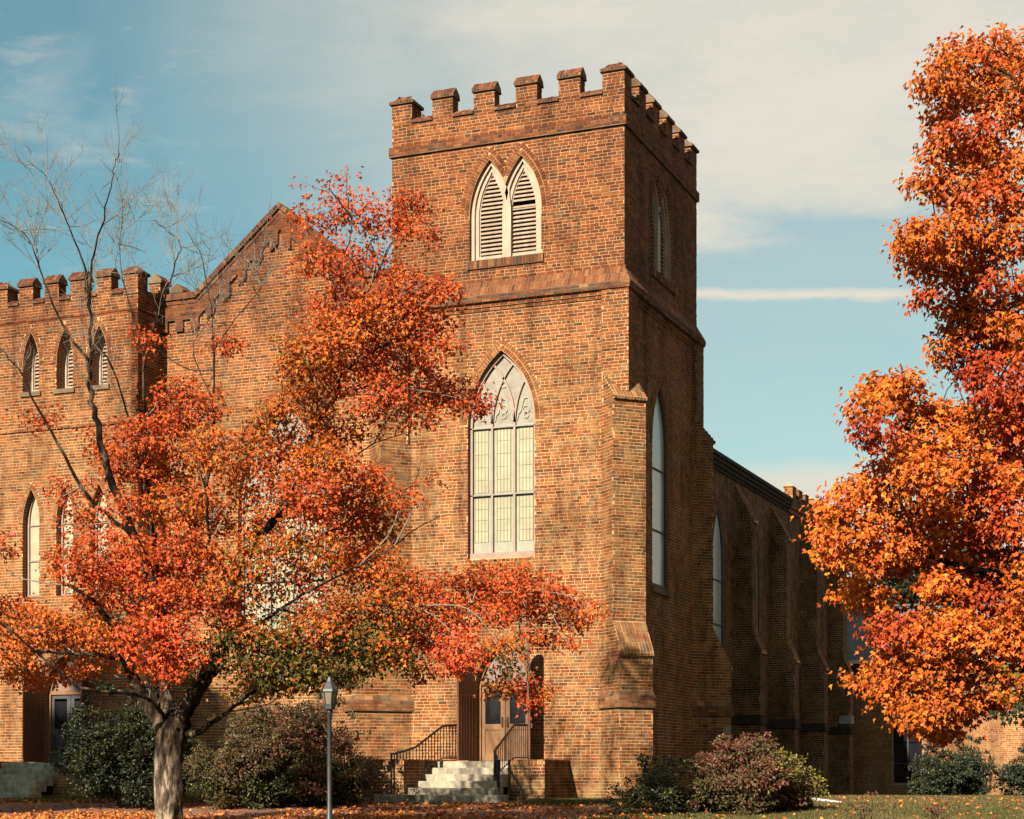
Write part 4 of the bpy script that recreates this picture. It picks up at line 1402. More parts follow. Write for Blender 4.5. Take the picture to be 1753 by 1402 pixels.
mb = MB(); mb.obox(AF, xw0, xw1, zw0 + (zw1 - zw0) / 3 - .02, zw0 + (zw1 - zw0) / 3 + .02, -0.15, -0.10); mb.obox(AF, (xw0 + xw1) / 2 - .02, (xw0 + xw1) / 2 + .02, zw0, zw1, -0.15, -0.101); mb.build('muntin', 'dark_frame', wo_)
rz = on_y(1450, 1041, ANY + 4.0)[2]
mb = MB()
mb.add([AF.p(-0.4, a_e - 0.05, 0.35), AF.p(24.4, a_e - 0.05, 0.35), AF.p(24.4, rz, -4.0), AF.p(-0.4, rz, -4.0), AF.p(-0.4, a_e, -9.3), AF.p(24.4, a_e, -9.3)], [(0, 1, 2, 3), (3, 2, 5, 4)])
ro = mb.build('roof', 'slate', annex)
mb = MB(); mb.obox(AF, -0.4, 24.4, rz - 0.02, rz + 0.08, -4.12, -3.9); mb.build('ridge_cap', 'lamp_metal', ro)
mb = MB(); mb.obox(AF, -0.4, 24.4, a_e - 0.16, a_e - 0.03, 0.30, 0.44); mb.build('gutter', 'gutter_white', ro)
mb = MB(); mb.obox(AF, -0.4, 24.4, a_e - 0.30, a_e - 0.16, 0.0, 0.30); mb.build('soffit', 'dark_frame', ro)
vp = on_y(1447, 1098, ANY + 1.6); mb = MB(); mb.tube([vp - np.array([0, 0, .5]), vp, vp + np.array([0, 0, .28])], [0.05, 0.05, 0.05], 8); mb.build('vent_pipe', 'dark_frame', ro)

# ================================================================== the street lamp
LD = 27.2
lp = at(564, 1300, LD); lx_, ly_ = lp[0], lp[1]; lg = gz(lx_, ly_)
lamp = thing('street_lamp', 'slim dark grey lamp post with a glazed lantern beside the brick path', 'street lamp', (lx_, ly_, lg))
def lz(py): return at(564, py, LD)[2]
mb = MB()
zt = lz(1212)
mb.tube([(lx_, ly_, lg - 0.05), (lx_, ly_, lg + 0.12), (lx_, ly_, lg + 0.14), (lx_, ly_, lg + 0.5), (lx_, ly_, lg + 0.52), (lx_, ly_, zt - 0.10), (lx_, ly_, zt - 0.08), (lx_, ly_, zt)],
        [0.075, 0.07, 0.05, 0.047, 0.038, 0.033, 0.042, 0.042], 14)
mb.build('post', 'lamp_metal', lamp, True)
def ngon(r, z, k=6, ph=0.26): return [(lx_ + r * math.cos(ph + 2 * math.pi * i / k), ly_ + r * math.sin(ph + 2 * math.pi * i / k), z) for i in range(k)]
zb_, zc_, zr_, za_ = lz(1205), lz(1184), lz(1168), lz(1163)
mb = MB(); mb.add(ngon(.09, zt - .02) + ngon(.095, zb_), [tuple(range(6)), tuple(range(6, 12))] + [(i, (i + 1) % 6, 6 + (i + 1) % 6, 6 + i) for i in range(6)]); ln = mb.build('lantern', 'lamp_metal', lamp)
mb = MB(); mb.add(ngon(.148, zc_) + ngon(.135, zc_ + .035) + ngon(.05, zr_ + .02) + ngon(.02, za_ + .04), [tuple(range(6))[::-1]] + [(6 * j + i, 6 * j + (i + 1) % 6, 6 * j + 6 + (i + 1) % 6, 6 * j + 6 + i) for j in range(3) for i in range(6)] + [(18, 19, 20, 21, 22, 23)]); mb.build('roof', 'lamp_metal', ln)
A_, B_ = ngon(.082, zb_), ngon(.126, zc_)
for i in range(6):
    mb = MB(); mb.add([A_[i], A_[(i + 1) % 6], B_[(i + 1) % 6], B_[i]], [(0, 1, 2, 3)]); mb.build('glass_pane', 'lamp_glass', ln)
    mb = MB(); mb.tube([A_[i], B_[i]], 0.009, 5); mb.build('glazing_bar', 'lamp_metal', ln)

# ================================================================== foliage
LEAF = np.array([(0, 0, 0), (0, 1, -.22), (.34, -.05, .14), (.55, .44, .16), (.20, .50, .08), (-.34, -.05, .18), (-.55, .44, .26), (-.20, .50, .10)], float)
LEAF_F = np.array([[0, 2, 3, 4, 1], [0, 1, 7, 6, 5]])
OVAL = np.array([(0, 0, 0), (0, 1, 0), (.20, .18, .05), (.27, .48, .07), (.16, .8, .04), (-.20, .18, .05), (-.27, .48, .07), (-.16, .8, .04)], float)

def norm(a):
    return a / (np.linalg.norm(a, axis=-1, keepdims=True) + 1e-9)

def leaf_mesh(name, pos, tip, nor, size, cols, shape=LEAF):
    n = len(pos)
    Y = norm(tip)
    Z = norm(nor - Y * np.sum(nor * Y, 1, keepdims=True))
    X = np.cross(Y, Z)
    V = pos[:, None] + (X[:, None] * shape[None, :, 0:1] + Y[:, None] * shape[None, :, 1:2] + Z[:, None] * shape[None, :, 2:3]) * size[:, None, None]
    F = (LEAF_F[None] + (np.arange(n) * 8)[:, None, None]).reshape(-1, 5)
    C = np.repeat(cols, 8, axis=0)
    return mesh_np(name, V.reshape(-1, 3), F, C)

LP = {
    'O': ([(.58, .145, .016), (.62, .20, .022), (.54, .105, .015), (.47, .075, .014)], [.4, .2, .25, .15]),
    'R': ([(.54, .075, .016), (.58, .105, .018), (.44, .050, .014), (.56, .14, .018)], [.4, .27, .15, .18]),
    'B': ([(.62, .090, .022), (.56, .070, .020), (.64, .13, .022)], [.5, .25, .25]),
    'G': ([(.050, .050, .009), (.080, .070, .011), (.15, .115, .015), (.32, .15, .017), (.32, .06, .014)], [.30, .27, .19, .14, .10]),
    'Y': ([(.36, .22, .025), (.45, .26, .025), (.22, .17, .02), (.50, .16, .018)], [.35, .2, .2, .25]),
    'M': ([(.50, .11, .016), (.19, .135, .017), (.56, .18, .02), (.40, .07, .015)], [.37, .18, .25, .2]),
    'A': ([(.64, .165, .017), (.68, .225, .021), (.60, .125, .015), (.54, .085, .013)], [.33, .2, .32, .15]),
    'D': ([(.42, .055, .014), (.50, .075, .016), (.34, .042, .012)], [.4, .35, .25]),
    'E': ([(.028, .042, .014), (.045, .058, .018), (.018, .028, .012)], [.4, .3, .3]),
    'H': ([(.085, .050, .022), (.062, .060, .018), (.13, .060, .028), (.045, .050, .014), (.12, .10, .022)], [.3, .25, .18, .17, .10]),
    'P': ([(.15, .042, .030), (.11, .045, .026), (.20, .075, .035), (.075, .050, .018), (.13, .12, .022)], [.3, .25, .15, .2, .10]),
    'K': ([(.028, .034, .010), (.05, .055, .012), (.020, .022, .009), (.15, .14, .018)], [.4, .3, .2, .1]),
    'V': ([(.13, .12, .020), (.18, .15, .024), (.08, .085, .016), (.15, .07, .028)], [.4, .2, .2, .2]),
    'T': ([(.03, .042, .022), (.048, .060, .030), (.020, .030, .016), (.10, .095, .03)], [.4, .32, .2, .08]),
    'L': ([(.52, .17, .035), (.42, .10, .028), (.58, .25, .05), (.28, .085, .04)], [.35, .25, .2, .2]),
}
def leaf_cols(key, n):
    cs, pr = LP[key]
    c = np.array(cs)[rng.choice(len(cs), n, p=pr)]
    return c * rng.uniform(0.72, 1.28, (n, 1))

class Crown:
    def __init__(s):
        s.p, s.t, s.n, s.z, s.c = [], [], [], [], []
        s.sub = []
    def clump(s, c, rx, ry, rz, key, dens, size=0.10, spread=0.14, droop=0.8, shell=0.5, up=0.55):
        """rx across the view, ry up, rz along the view; sprays of leaves gathered round sub-centres"""
        vol = rx * ry * rz
        area = (rx * ry * rz) ** (2 / 3) * 4 * math.pi
        ns = max(3, int(area * 14 * dens))
        d = norm(rng.normal(size=(ns, 3)))
        r = rng.uniform(shell ** 3, 1, (ns, 1)) ** (1 / 3)
        wob = 1 + 0.22 * np.sin(d[:, :1] * 5 + c[0]) * np.cos(d[:, 2:] * 4 + c[2])
        q = d * r * wob
        sc = c + RV * (q[:, :1] * rx) + FV * (q[:, 1:2] * rz) + np.array([0, 0, 1.0]) * (q[:, 2:] * ry)
        out = RV * q[:, :1] / rx + FV * q[:, 1:2] / rz + np.array([0, 0, 1.0]) * q[:, 2:] / ry
        s.sub.append((c, sc))
        k = rng.integers(9, 17, ns)
        idx = np.repeat(np.arange(ns), k)
        n = len(idx)
        off = rng.normal(size=(n, 3)) * spread * np.array([1, 1, 0.55])
        s.p.append(sc[idx] + off)
        o = norm(out)[idx]
        s.t.append(norm(o * 0.55 + off * 3.0 + rng.normal(size=(n, 3)) * 0.55 + np.array([0, 0, -droop])))
        s.n.append(norm(o * 0.5 + np.array([0, 0, up]) + rng.normal(size=(n, 3)) * 0.45 + to_sun * 0.85))
        s.z.append(rng.uniform(0.7, 1.25, n) * size)
        s.c.append(leaf_cols(key, n) * np.repeat(rng.uniform(0.82, 1.15, ns), k)[:, None])
    def build(s, name, parent, m='leaf', shape=LEAF, **kw):
        me = leaf_mesh(name, np.concatenate(s.p), np.concatenate(s.t), np.concatenate(s.n), np.concatenate(s.z), np.concatenate(s.c), shape)
        return link(name, me, m, parent, kind='stuff', **kw)

def smooth_path(P, k=5):
    P = np.array(P, float)
    if len(P) < 3:
        return np.array([P[0] + (P[-1] - P[0]) * t for t in np.linspace(0, 1, k + 1)])
    Q = np.concatenate([[2 * P[0] - P[1]], P, [2 * P[-1] - P[-2]]])
    out = []
    for i in range(1, len(Q) - 2):
        for t in np.linspace(0, 1, k, endpoint=False):
            a, b, c, d = Q[i - 1], Q[i], Q[i + 1], Q[i + 2]
            out.append(0.5 * (2 * b + (c - a) * t + (2 * a - 5 * b + 4 * c - d) * t * t + (3 * b - a - 3 * c + d) * t ** 3))
    out.append(P[-1])
    return np.array(out)

def limb(mb, P, r0, r1, k=7, wig=0.02):
    Q = smooth_path(P)
    n = len(Q)
    Q[1:-1] += rng.normal(size=(n - 2, 3)) * wig * min(1, r0 * 12)
    mb.tube(Q, r1 + (r0 - r1) * (1 - np.linspace(0, 1, n)) ** 1.7, k)
    return Q

def twigs(mb, Q, r, length, level, count, upness=0.6):
    """bare shoots off the path Q, recursively"""
    n = len(Q)
    for _ in range(count):
        i = int(rng.integers(max(1, n // 4), n))
        b = Q[i]
        ax = Q[min(i + 1, n - 1)] - Q[max(i - 1, 0)]
        ax = ax / (np.linalg.norm(ax) + 1e-9)
        d = norm(ax * 0.75 + rng.normal(size=3) * 0.55 + np.array([0, 0, upness * 0.5]))
        L = length * rng.uniform(0.5, 1.1)
        e1 = b + d * L * 0.5 + rng.normal(size=3) * L * 0.05
        e2 = e1 + norm(d + np.array([0, 0, 0.25]) + rng.normal(size=3) * 0.25) * L * 0.5
        P = smooth_path([b, e1, e2], 3)
        mb.tube(P, np.linspace(r, r * 0.45, len(P)), 4 if level else 3, False)
        if level > 0:
            twigs(mb, P, r * 0.55, length * 0.55, level - 1, int(rng.integers(3, 6)), upness)

def connect(mb, limbs, crown, r=0.012, subs=0.35):
    """a branch from the nearest limb to each clump, and twigs on to its sprays"""
    allq = np.concatenate(limbs)
    for (c, sc) in crown.sub:
        w = allq - c
        dist = np.linalg.norm(w * np.array([1, 1, 1.0]), axis=1) + np.maximum(0, allq[:, 2] - c[2]) * 0.8
        i = int(np.argmin(dist)); a = allq[i]
        L = np.linalg.norm(c - a)
        j = max(0, i - int(rng.integers(2, 9))); a = allq[j] if np.linalg.norm(allq[j] - a) < 1.2 else a
        midp = (a + c) / 2 + np.array([0, 0, rng.uniform(-.05, .16) * L]) + rng.normal(size=3) * 0.12 * L
        P = smooth_path([a, midp, c], 4)
        mb.tube(P, np.linspace(min(0.024, r * .8 + 0.004 * L), r * 0.4, len(P)), 5, False)
        for q in sc[rng.random(len(sc)) < subs * .4]:
            m_ = c + (q - c) * 0.5 + rng.normal(size=3) * 0.05
            mb.tube([c + (a - c) * 0.1, m_, q], [r * 0.55, r * 0.45, r * 0.2], 3, False)

# ------------------------------------------------------------------ the maple in front of the facade
MD = 30.0
tb = at(290, 1400, MD); tg = gz(tb[0], tb[1])
maple = thing('maple_tree', 'spreading red and orange maple in front of the nave, bare upper branches', 'tree', (tb[0], tb[1], tg), 'maples in autumn colour')
def mp(px, py, dz=0.0): return at(px, py, MD + dz)
wood = MB()
tr = smooth_path([(tb[0] + .02, tb[1], tg - 0.1), (tb[0] + .01, tb[1], tg + 0.15), mp(288, 1385), mp(288, 1330), mp(291, 1285), mp(296, 1252), mp(299, 1222), mp(297, 1200)], 4)
wood.tube(tr, np.interp(np.linspace(0, 1, len(tr)), [0, .1, .22, .5, .70, .86, 1], [.36, .28, .225, .22, .25, .15, .05]), 28)
V_ = np.array(wood.v); ax_ = np.array([tb[0], tb[1]])
an_ = np.arctan2(V_[:, 1] - tb[1], V_[:, 0] - tb[0])
f_k = 1 + .07 * np.sin(an_ * 5 + V_[:, 2] * 1.3) + .05 * np.sin(an_ * 9 - V_[:, 2] * 2.1) + rng.normal(size=len(V_)) * .025
V_[:, :2] = ax_ + (V_[:, :2] - ax_) * f_k[:, None]; wood.v = [tuple(v) for v in V_]
trunk_o = wood.build('trunk', 'bark', maple, True)
wood = MB(); thin = MB()
LB = []
def L_(pts, r0, r1, m=None, k=8):
    q = limb(m or wood, [mp(*p) for p in pts], r0, r1, k)
    LB.append(q); return q
L_([(292, 1262, 0), (268, 1228, 0), (240, 1180, -.1), (214, 1132, -.2), (195, 1080, -.3), (150, 1020, -.4), (108, 1000, -.6)], .16, .03)
L_([(285, 1235, 0), (262, 1203, -.4), (222, 1187, -.8), (150, 1181, -1.1), (120, 1166, -1.2), (45, 1103, -1.4), (-60, 1020, -1.7)], .04, .018)
L_([(212, 1130, -.2), (165, 1122, -.6), (100, 1117, -.8), (0, 1110, -1), (-90, 1100, -1.2)], .035, .015)
L_([(290, 1250, 0), (283, 1180, .3), (276, 1090, .5), (262, 1000, .6), (230, 920, .5), (200, 850, .3), (178, 780, .1), (164, 713, 0), (152, 644, 0), (156, 569, 0), (154, 493, 0), (164, 418, 0), (185, 343, .1), (196, 290, .1), (205, 262, .1)], .15, .006)
L_([(262, 1000, .6), (255, 900, .9), (235, 780, .8), (222, 719, .6), (195, 637, .4), (164, 575, .2), (150, 500, .2)], .045, .008)
L_([(230, 920, .5), (150, 850, .2), (100, 760, 0), (60, 690, -.2), (38, 641, -.3), (0, 596, -.4), (-40, 560, -.5)], .04, .009)
L_([(154, 620, 0), (113, 565, -.2), (79, 490, -.3), (55, 421, -.4), (34, 394, -.4), (0, 377, -.5)], .026, .006, k=6)
L_([(154, 520, 0), (147, 463, .2), (127, 411, .3), (103, 353, .4), (79, 302, .5), (48, 276, .5)], .024, .005, k=6)
L_([(275, 1060, .5), (262, 900, 1.0), (250, 780, .9), (247, 719, .8), (248, 617, .7), (262, 565, .6), (281, 514, .5), (300, 450, .5), (308, 418, .5), (285, 395, .5), (264, 377, .5)], .05, .006, k=6)
L_([(248, 640, .7), (240, 580, .8), (215, 500, .9), (205, 430, 1), (210, 370, 1)], .018, .005, k=5)
L_([(300, 1000, .4), (340, 880, .5), (362, 780, .4), (366, 713, .3), (366, 582, .2), (360, 514, .2), (342, 432, .1), (318, 394, .1)], .05, .006, k=6)
L_([(366, 600, .2), (400, 550, 0), (430, 515, -.1), (447, 490, -.1), (440, 465, -.1)], .014, .004, k=5)
L_([(366, 690, .3), (330, 600, .6), (350, 560, .7), (372, 520, .8)], .014, .004, k=5)
L_([(305, 1255, 0), (318, 1215, -.1), (345, 1170, -.2), (372, 1130, -.2), (388, 1080, -.2), (396, 1000, -.1), (420, 950, 0), (460, 900, .1), (495, 850, .2), (520, 780, .2), (540, 725, .2), (575, 681, .1), (585, 640, .1), (583, 600, 0), (571, 549, -.1), (580, 480, -.1), (600, 400, 0), (592, 330, 0)], .165, .008)
L_([(396, 1000, -.1), (360, 930, -.3), (355, 860, -.4), (340, 800, -.4), (330, 760, -.4)], .035, .012, k=6)
L_([(585, 640, .1), (640, 600, -.2), (690, 580, -.4), (740, 560, -.5)], .024, .007, k=6)
L_([(575, 681, .1), (640, 660, -.3), (720, 670, -.6), (800, 680, -.8)], .024, .007, k=6)
L_([(583, 600, 0), (620, 520, .2), (660, 440, .2), (700, 350, .2)], .022, .006, k=6)
L_([(314, 1262, 0), (345, 1250, -.3), (380, 1225, -.5), (440, 1180, -.5), (520, 1130, -.3), (600, 1100, 0)], .07, .012, k=7)
L_([(385, 1095, -.2), (435, 1072, -.6), (518, 1018, -.9), (586, 982, -1.1), (660, 945, -1.2), (720, 900, -1.1), (770, 880, -1)], .038, .007, k=6)
L_([(480, 1042, -.8), (560, 1060, -.5), (660, 1020, -.2), (760, 1045, 0), (880, 1010, .1), (970, 1040, 0)], .024, .007, k=6)
L_([(420, 950, 0), (520, 930, .4), (600, 890, .6), (660, 850, .7), (715, 830, .7)], .035, .008, k=6)
L_([(586, 800, .3), (640, 760, .4), (700, 740, .5), (760, 720, .5)], .016, .005, k=5)
for q in LB[3:4] + LB[6:10]:
    twigs(thin, q[len(q) // 3:], .0075, 1.05, 2, 15)
for q in LB[4:6] + LB[10:13]:
    twigs(thin, q[len(q) // 3:], .007, .9, 2, 11)
for q in (LB[13][-18:], LB[14], LB[15], LB[18][-8:], LB[20][-8:], LB[21]):
    twigs(thin, q, .007, .6, 1, 5)
cr = Crown()
PXM = MD / FPX
def cl(px, py, rx, ry, key, dens=1.0, dz=None, depth=None):
    d = (rng.uniform(-1.3, 1.3) if dz is None else dz)
    cr.clump(mp(px, py, d), rx * 1.1 * PXM, ry * 1.1 * PXM, (depth or max(0.35, 0.75 * rx * PXM)), key, dens * 1.75, 0.062, 0.125, shell=.4)
for a in [
    (560, 325, 40, 18, 'R', .18), (600, 318, 40, 16, 'R', .22), (540, 375, 45, 26, 'R', .7), (600, 365, 40, 30, 'R', .6), (650, 380, 40, 30, 'R', .7), (693, 350, 32, 22, 'R', .9), (700, 395, 40, 24, 'R', .8),
    (545, 440, 40, 30, 'R', .8), (600, 440, 45, 28, 'R', .8), (660, 455, 40, 25, 'R', .5), (700, 495, 55, 28, 'R', .9), (755, 505, 26, 20, 'R', .9),
    (590, 520, 62, 42, 'R'), (650, 540, 62, 40, 'O'), (715, 550, 55, 32, 'R'), (560, 575, 50, 36, 'O'), (500, 610, 42, 30, 'M'), (545, 630, 55, 38, 'O'), (620, 605, 60, 45, 'R'), (690, 610, 60, 40, 'R'), (755, 590, 35, 26, 'R', .6),
    (640, 675, 60, 34, 'R'), (715, 670, 60, 32, 'R'), (780, 672, 46, 26, 'R'), (815, 690, 22, 18, 'D'), (700, 710, 55, 20, 'R', .6), (520, 690, 52, 30, 'O'), (455, 715, 36, 22, 'M'), (580, 735, 50, 26, 'O'),
    (386, 588, 17, 13, 'R'), (252, 586, 18, 14, 'R', .8), (60, 716, 42, 17, 'R', .5), (300, 670, 40, 26, 'R', .8), (300, 715, 55, 32, 'R'), (362, 690, 24, 22, 'R', .7), (250, 745, 55, 32, 'R'), (185, 760, 45, 24, 'R', .8),
    (225, 800, 60, 34, 'R'), (295, 800, 58, 40, 'O'), (355, 765, 34, 34, 'O'), (300, 860, 60, 32, 'O'), (350, 845, 40, 32, 'R'), (215, 860, 34, 26, 'R', .7), (120, 840, 40, 40, 'R', .45), (140, 900, 45, 26, 'R', .6),
    (430, 885, 52, 40, 'O'), (485, 800, 56, 40, 'O'), (550, 790, 56, 40, 'O'), (610, 830, 55, 42, 'R'), (510, 850, 60, 36, 'R'), (585, 880, 60, 40, 'R'), (645, 890, 40, 36, 'O'), (690, 850, 28, 20, 'R', .5), (740, 830, 20, 12, 'M', .35),
    (420, 820, 34, 34, 'O', .8), (490, 760, 44, 26, 'O', .8), (440, 760, 30, 22, 'M', .6),
    (130, 965, 46, 34, 'R'), (190, 950, 55, 40, 'B'), (255, 955, 60, 40, 'R'), (320, 940, 52, 40, 'R'), (350, 985, 45, 36, 'R'), (170, 1015, 46, 32, 'R'), (240, 1020, 60, 36, 'R'), (305, 1030, 46, 34, 'R'),
    (250, 1095, 42, 40, 'B', 1.2, -1.5), (300, 1100, 40, 44, 'B', 1.2, -1.5), (272, 1140, 30, 24, 'B', 1.0, -1.5),
    (50, 1070, 70, 32, 'O'), (120, 1085, 55, 28, 'O'), (175, 1090, 35, 26, 'O'), (25, 1115, 45, 26, 'O'), (45, 1150, 34, 24, 'A'), (100, 1150, 40, 20, 'A'), (165, 1140, 30, 18, 'O', .8), (20, 1045, 40, 22, 'R'),
    (440, 950, 46, 36, 'M'), (400, 1000, 40, 34, 'M', .8), (520, 945, 50, 30, 'M'), (590, 945, 50, 34, 'R'), (640, 965, 40, 32, 'O'), (380, 1040, 34, 30, 'D', .8), (560, 1000, 34, 24, 'D', .6), (510, 990, 30, 20, 'D', .6),
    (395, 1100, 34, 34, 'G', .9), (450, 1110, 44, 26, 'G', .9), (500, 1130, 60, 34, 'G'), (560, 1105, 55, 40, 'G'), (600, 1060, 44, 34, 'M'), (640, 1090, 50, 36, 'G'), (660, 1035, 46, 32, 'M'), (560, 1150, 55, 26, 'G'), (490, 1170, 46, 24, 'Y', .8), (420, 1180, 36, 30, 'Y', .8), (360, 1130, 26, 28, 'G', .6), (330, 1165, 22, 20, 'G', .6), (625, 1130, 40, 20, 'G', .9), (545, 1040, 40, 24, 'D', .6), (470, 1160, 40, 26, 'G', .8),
    (700, 1000, 46, 32, 'R'), (730, 1040, 46, 32, 'R'), (790, 1010, 52, 36, 'R'), (850, 1000, 52, 34, 'R'), (905, 1005, 50, 34, 'R'), (950, 1030, 44, 36, 'R'), (985, 1060, 28, 24, 'O', .8), (880, 1045, 50, 28, 'R', .9), (820, 1050, 50, 24, 'R', .8), (1010, 1045, 14, 12, 'R', .6),
    (700, 1085, 44, 32, 'M'), (755, 1090, 44, 38, 'B'), (795, 1115, 38, 34, 'B'), (765, 1135, 24, 18, 'B'), (720, 1150, 26, 14, 'M', .8), (690, 1130, 26, 14, 'G', .6), (940, 1095, 24, 16, 'D', .6), (970, 1100, 14, 12, 'R', .6), (905, 1090, 20, 12, 'R', .5),
    (860, 1110, 24, 16, 'M', .7), (870, 1145, 28, 22, 'G', .7), (895, 1180, 28, 18, 'D', .8), (850, 1180, 26, 14, 'M', .7), (925, 1190, 12, 13, 'A', .9), (905, 1205, 12, 10, 'D', .7),
    (4, 935, 10, 18, 'D', .8),
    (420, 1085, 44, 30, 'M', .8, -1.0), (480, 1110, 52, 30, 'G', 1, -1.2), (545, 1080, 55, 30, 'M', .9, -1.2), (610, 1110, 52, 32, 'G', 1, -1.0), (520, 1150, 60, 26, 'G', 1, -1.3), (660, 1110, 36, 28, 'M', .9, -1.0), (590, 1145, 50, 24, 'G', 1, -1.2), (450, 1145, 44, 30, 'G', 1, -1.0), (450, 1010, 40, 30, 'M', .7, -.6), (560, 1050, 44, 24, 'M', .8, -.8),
    # the side of the crown outside the picture and its back
    (-70, 1080, 60, 40, 'O'), (-130, 1000, 70, 50, 'O'), (-90, 940, 60, 40, 'R', .7), (-180, 1080, 60, 40, 'R'), (-60, 1150, 50, 30, 'A'),
    (420, 780, 60, 40, 'R', .7, 2.2), (330, 900, 70, 50, 'R', .7, 2.4), (520, 900, 70, 50, 'R', .7, 2.4), (200, 980, 60, 40, 'R', .7, 2.2), (620, 980, 60, 40, 'M', .7, 2.0), (470, 1080, 70, 40, 'G', .6, 2.0), (300, 1010, 60, 50, 'R', .7, 2.6), (150, 1080, 60, 34, 'O', .7, 1.8),
]:
    cl(*a)
connect(thin, LB, cr)
lo_ = wood.build('limbs', 'bark', maple, True)
thin.build('twigs', 'twig', maple, True, kind='stuff')
cr.build('crown', maple)

# ------------------------------------------------------------------ the orange maple at the right
RD = 19.5
rb_ = at(1985, 1400, RD); rg = gz(rb_[0], rb_[1])
maple2 = thing('maple_tree', 'dense bright orange maple standing on the lawn beside the church', 'tree', (rb_[0], rb_[1], rg), 'maples in autumn colour')
def rp(px, py, dz=0.0): return at(px, py, RD + dz)
wood = MB(); thin = MB(); RB = []
tq = smooth_path([(rb_[0], rb_[1], rg - .1), (rb_[0], rb_[1], rg + .2), rp(1985, 1300), rp(1990, 1150), rp(1975, 950), rp(1985, 700), rp(1970, 450), rp(1980, 250), rp(1970, 60)], 5)
wood.tube(tq, np.interp(np.linspace(0, 1, len(tq)), [0, .06, .15, .5, 1], [.42, .33, .27, .17, .02]), 14)
wood.build('trunk', 'bark', maple2, True)
RB.append(tq[8:])
wood = MB()
for pts in ([(1985, 1190, 0), (1880, 1160, 0.38), (1760, 1150, 0.26), (1660, 1160, 0.20), (1580, 1170, 0.14)], [(1980, 1060, 0), (1850, 1010, 0.41), (1720, 985, 0.32), (1600, 960, 0.26), (1500, 930, 0.23), (1430, 920, 0.20)],
            [(1980, 900, 0), (1860, 840, 0.44), (1720, 780, 0.38), (1600, 760, 0.35), (1520, 720, 0.35)], [(1985, 720, 0), (1880, 640, 0.44), (1760, 560, 0.41), (1660, 500, 0.38), (1590, 430, 0.38)],
            [(1975, 500, 0), (1880, 420, 0), (1780, 350, 0.47), (1680, 300, 0.44), (1620, 260, 0.44)], [(1980, 300, 0), (1880, 220, 0), (1780, 160, 0), (1690, 110, 0)],
            [(1985, 1000, 0), (2150, 900, .3), (2300, 850, .4)], [(1985, 700, 0), (2120, 560, 0), (2250, 480, 0)], [(1980, 950, 0), (1950, 850, 1.5), (1900, 780, 2.6)], [(1980, 800, 0), (1990, 650, 0.05), (2000, 560, -0.22)], [(1980, 450, 0), (2060, 300, 0), (2140, 200, 0)]):
    RB.append(limb(wood, [rp(*p) for p in pts], .075, .014, 7))
wood.build('limbs', 'bark', maple2, True)
cr = Crown()
PXR = RD / FPX
def cl2(px, py, rx, ry, key='A', dens=1.0, dz=None):
    d = rng.uniform(-.8, .8) if dz is None else dz
    cr.clump(rp(px, py, d), rx * PXR, ry * PXR, max(.35, .8 * rx * PXR), key, dens * 2.9, 0.057, 0.085, 0.9, .4)
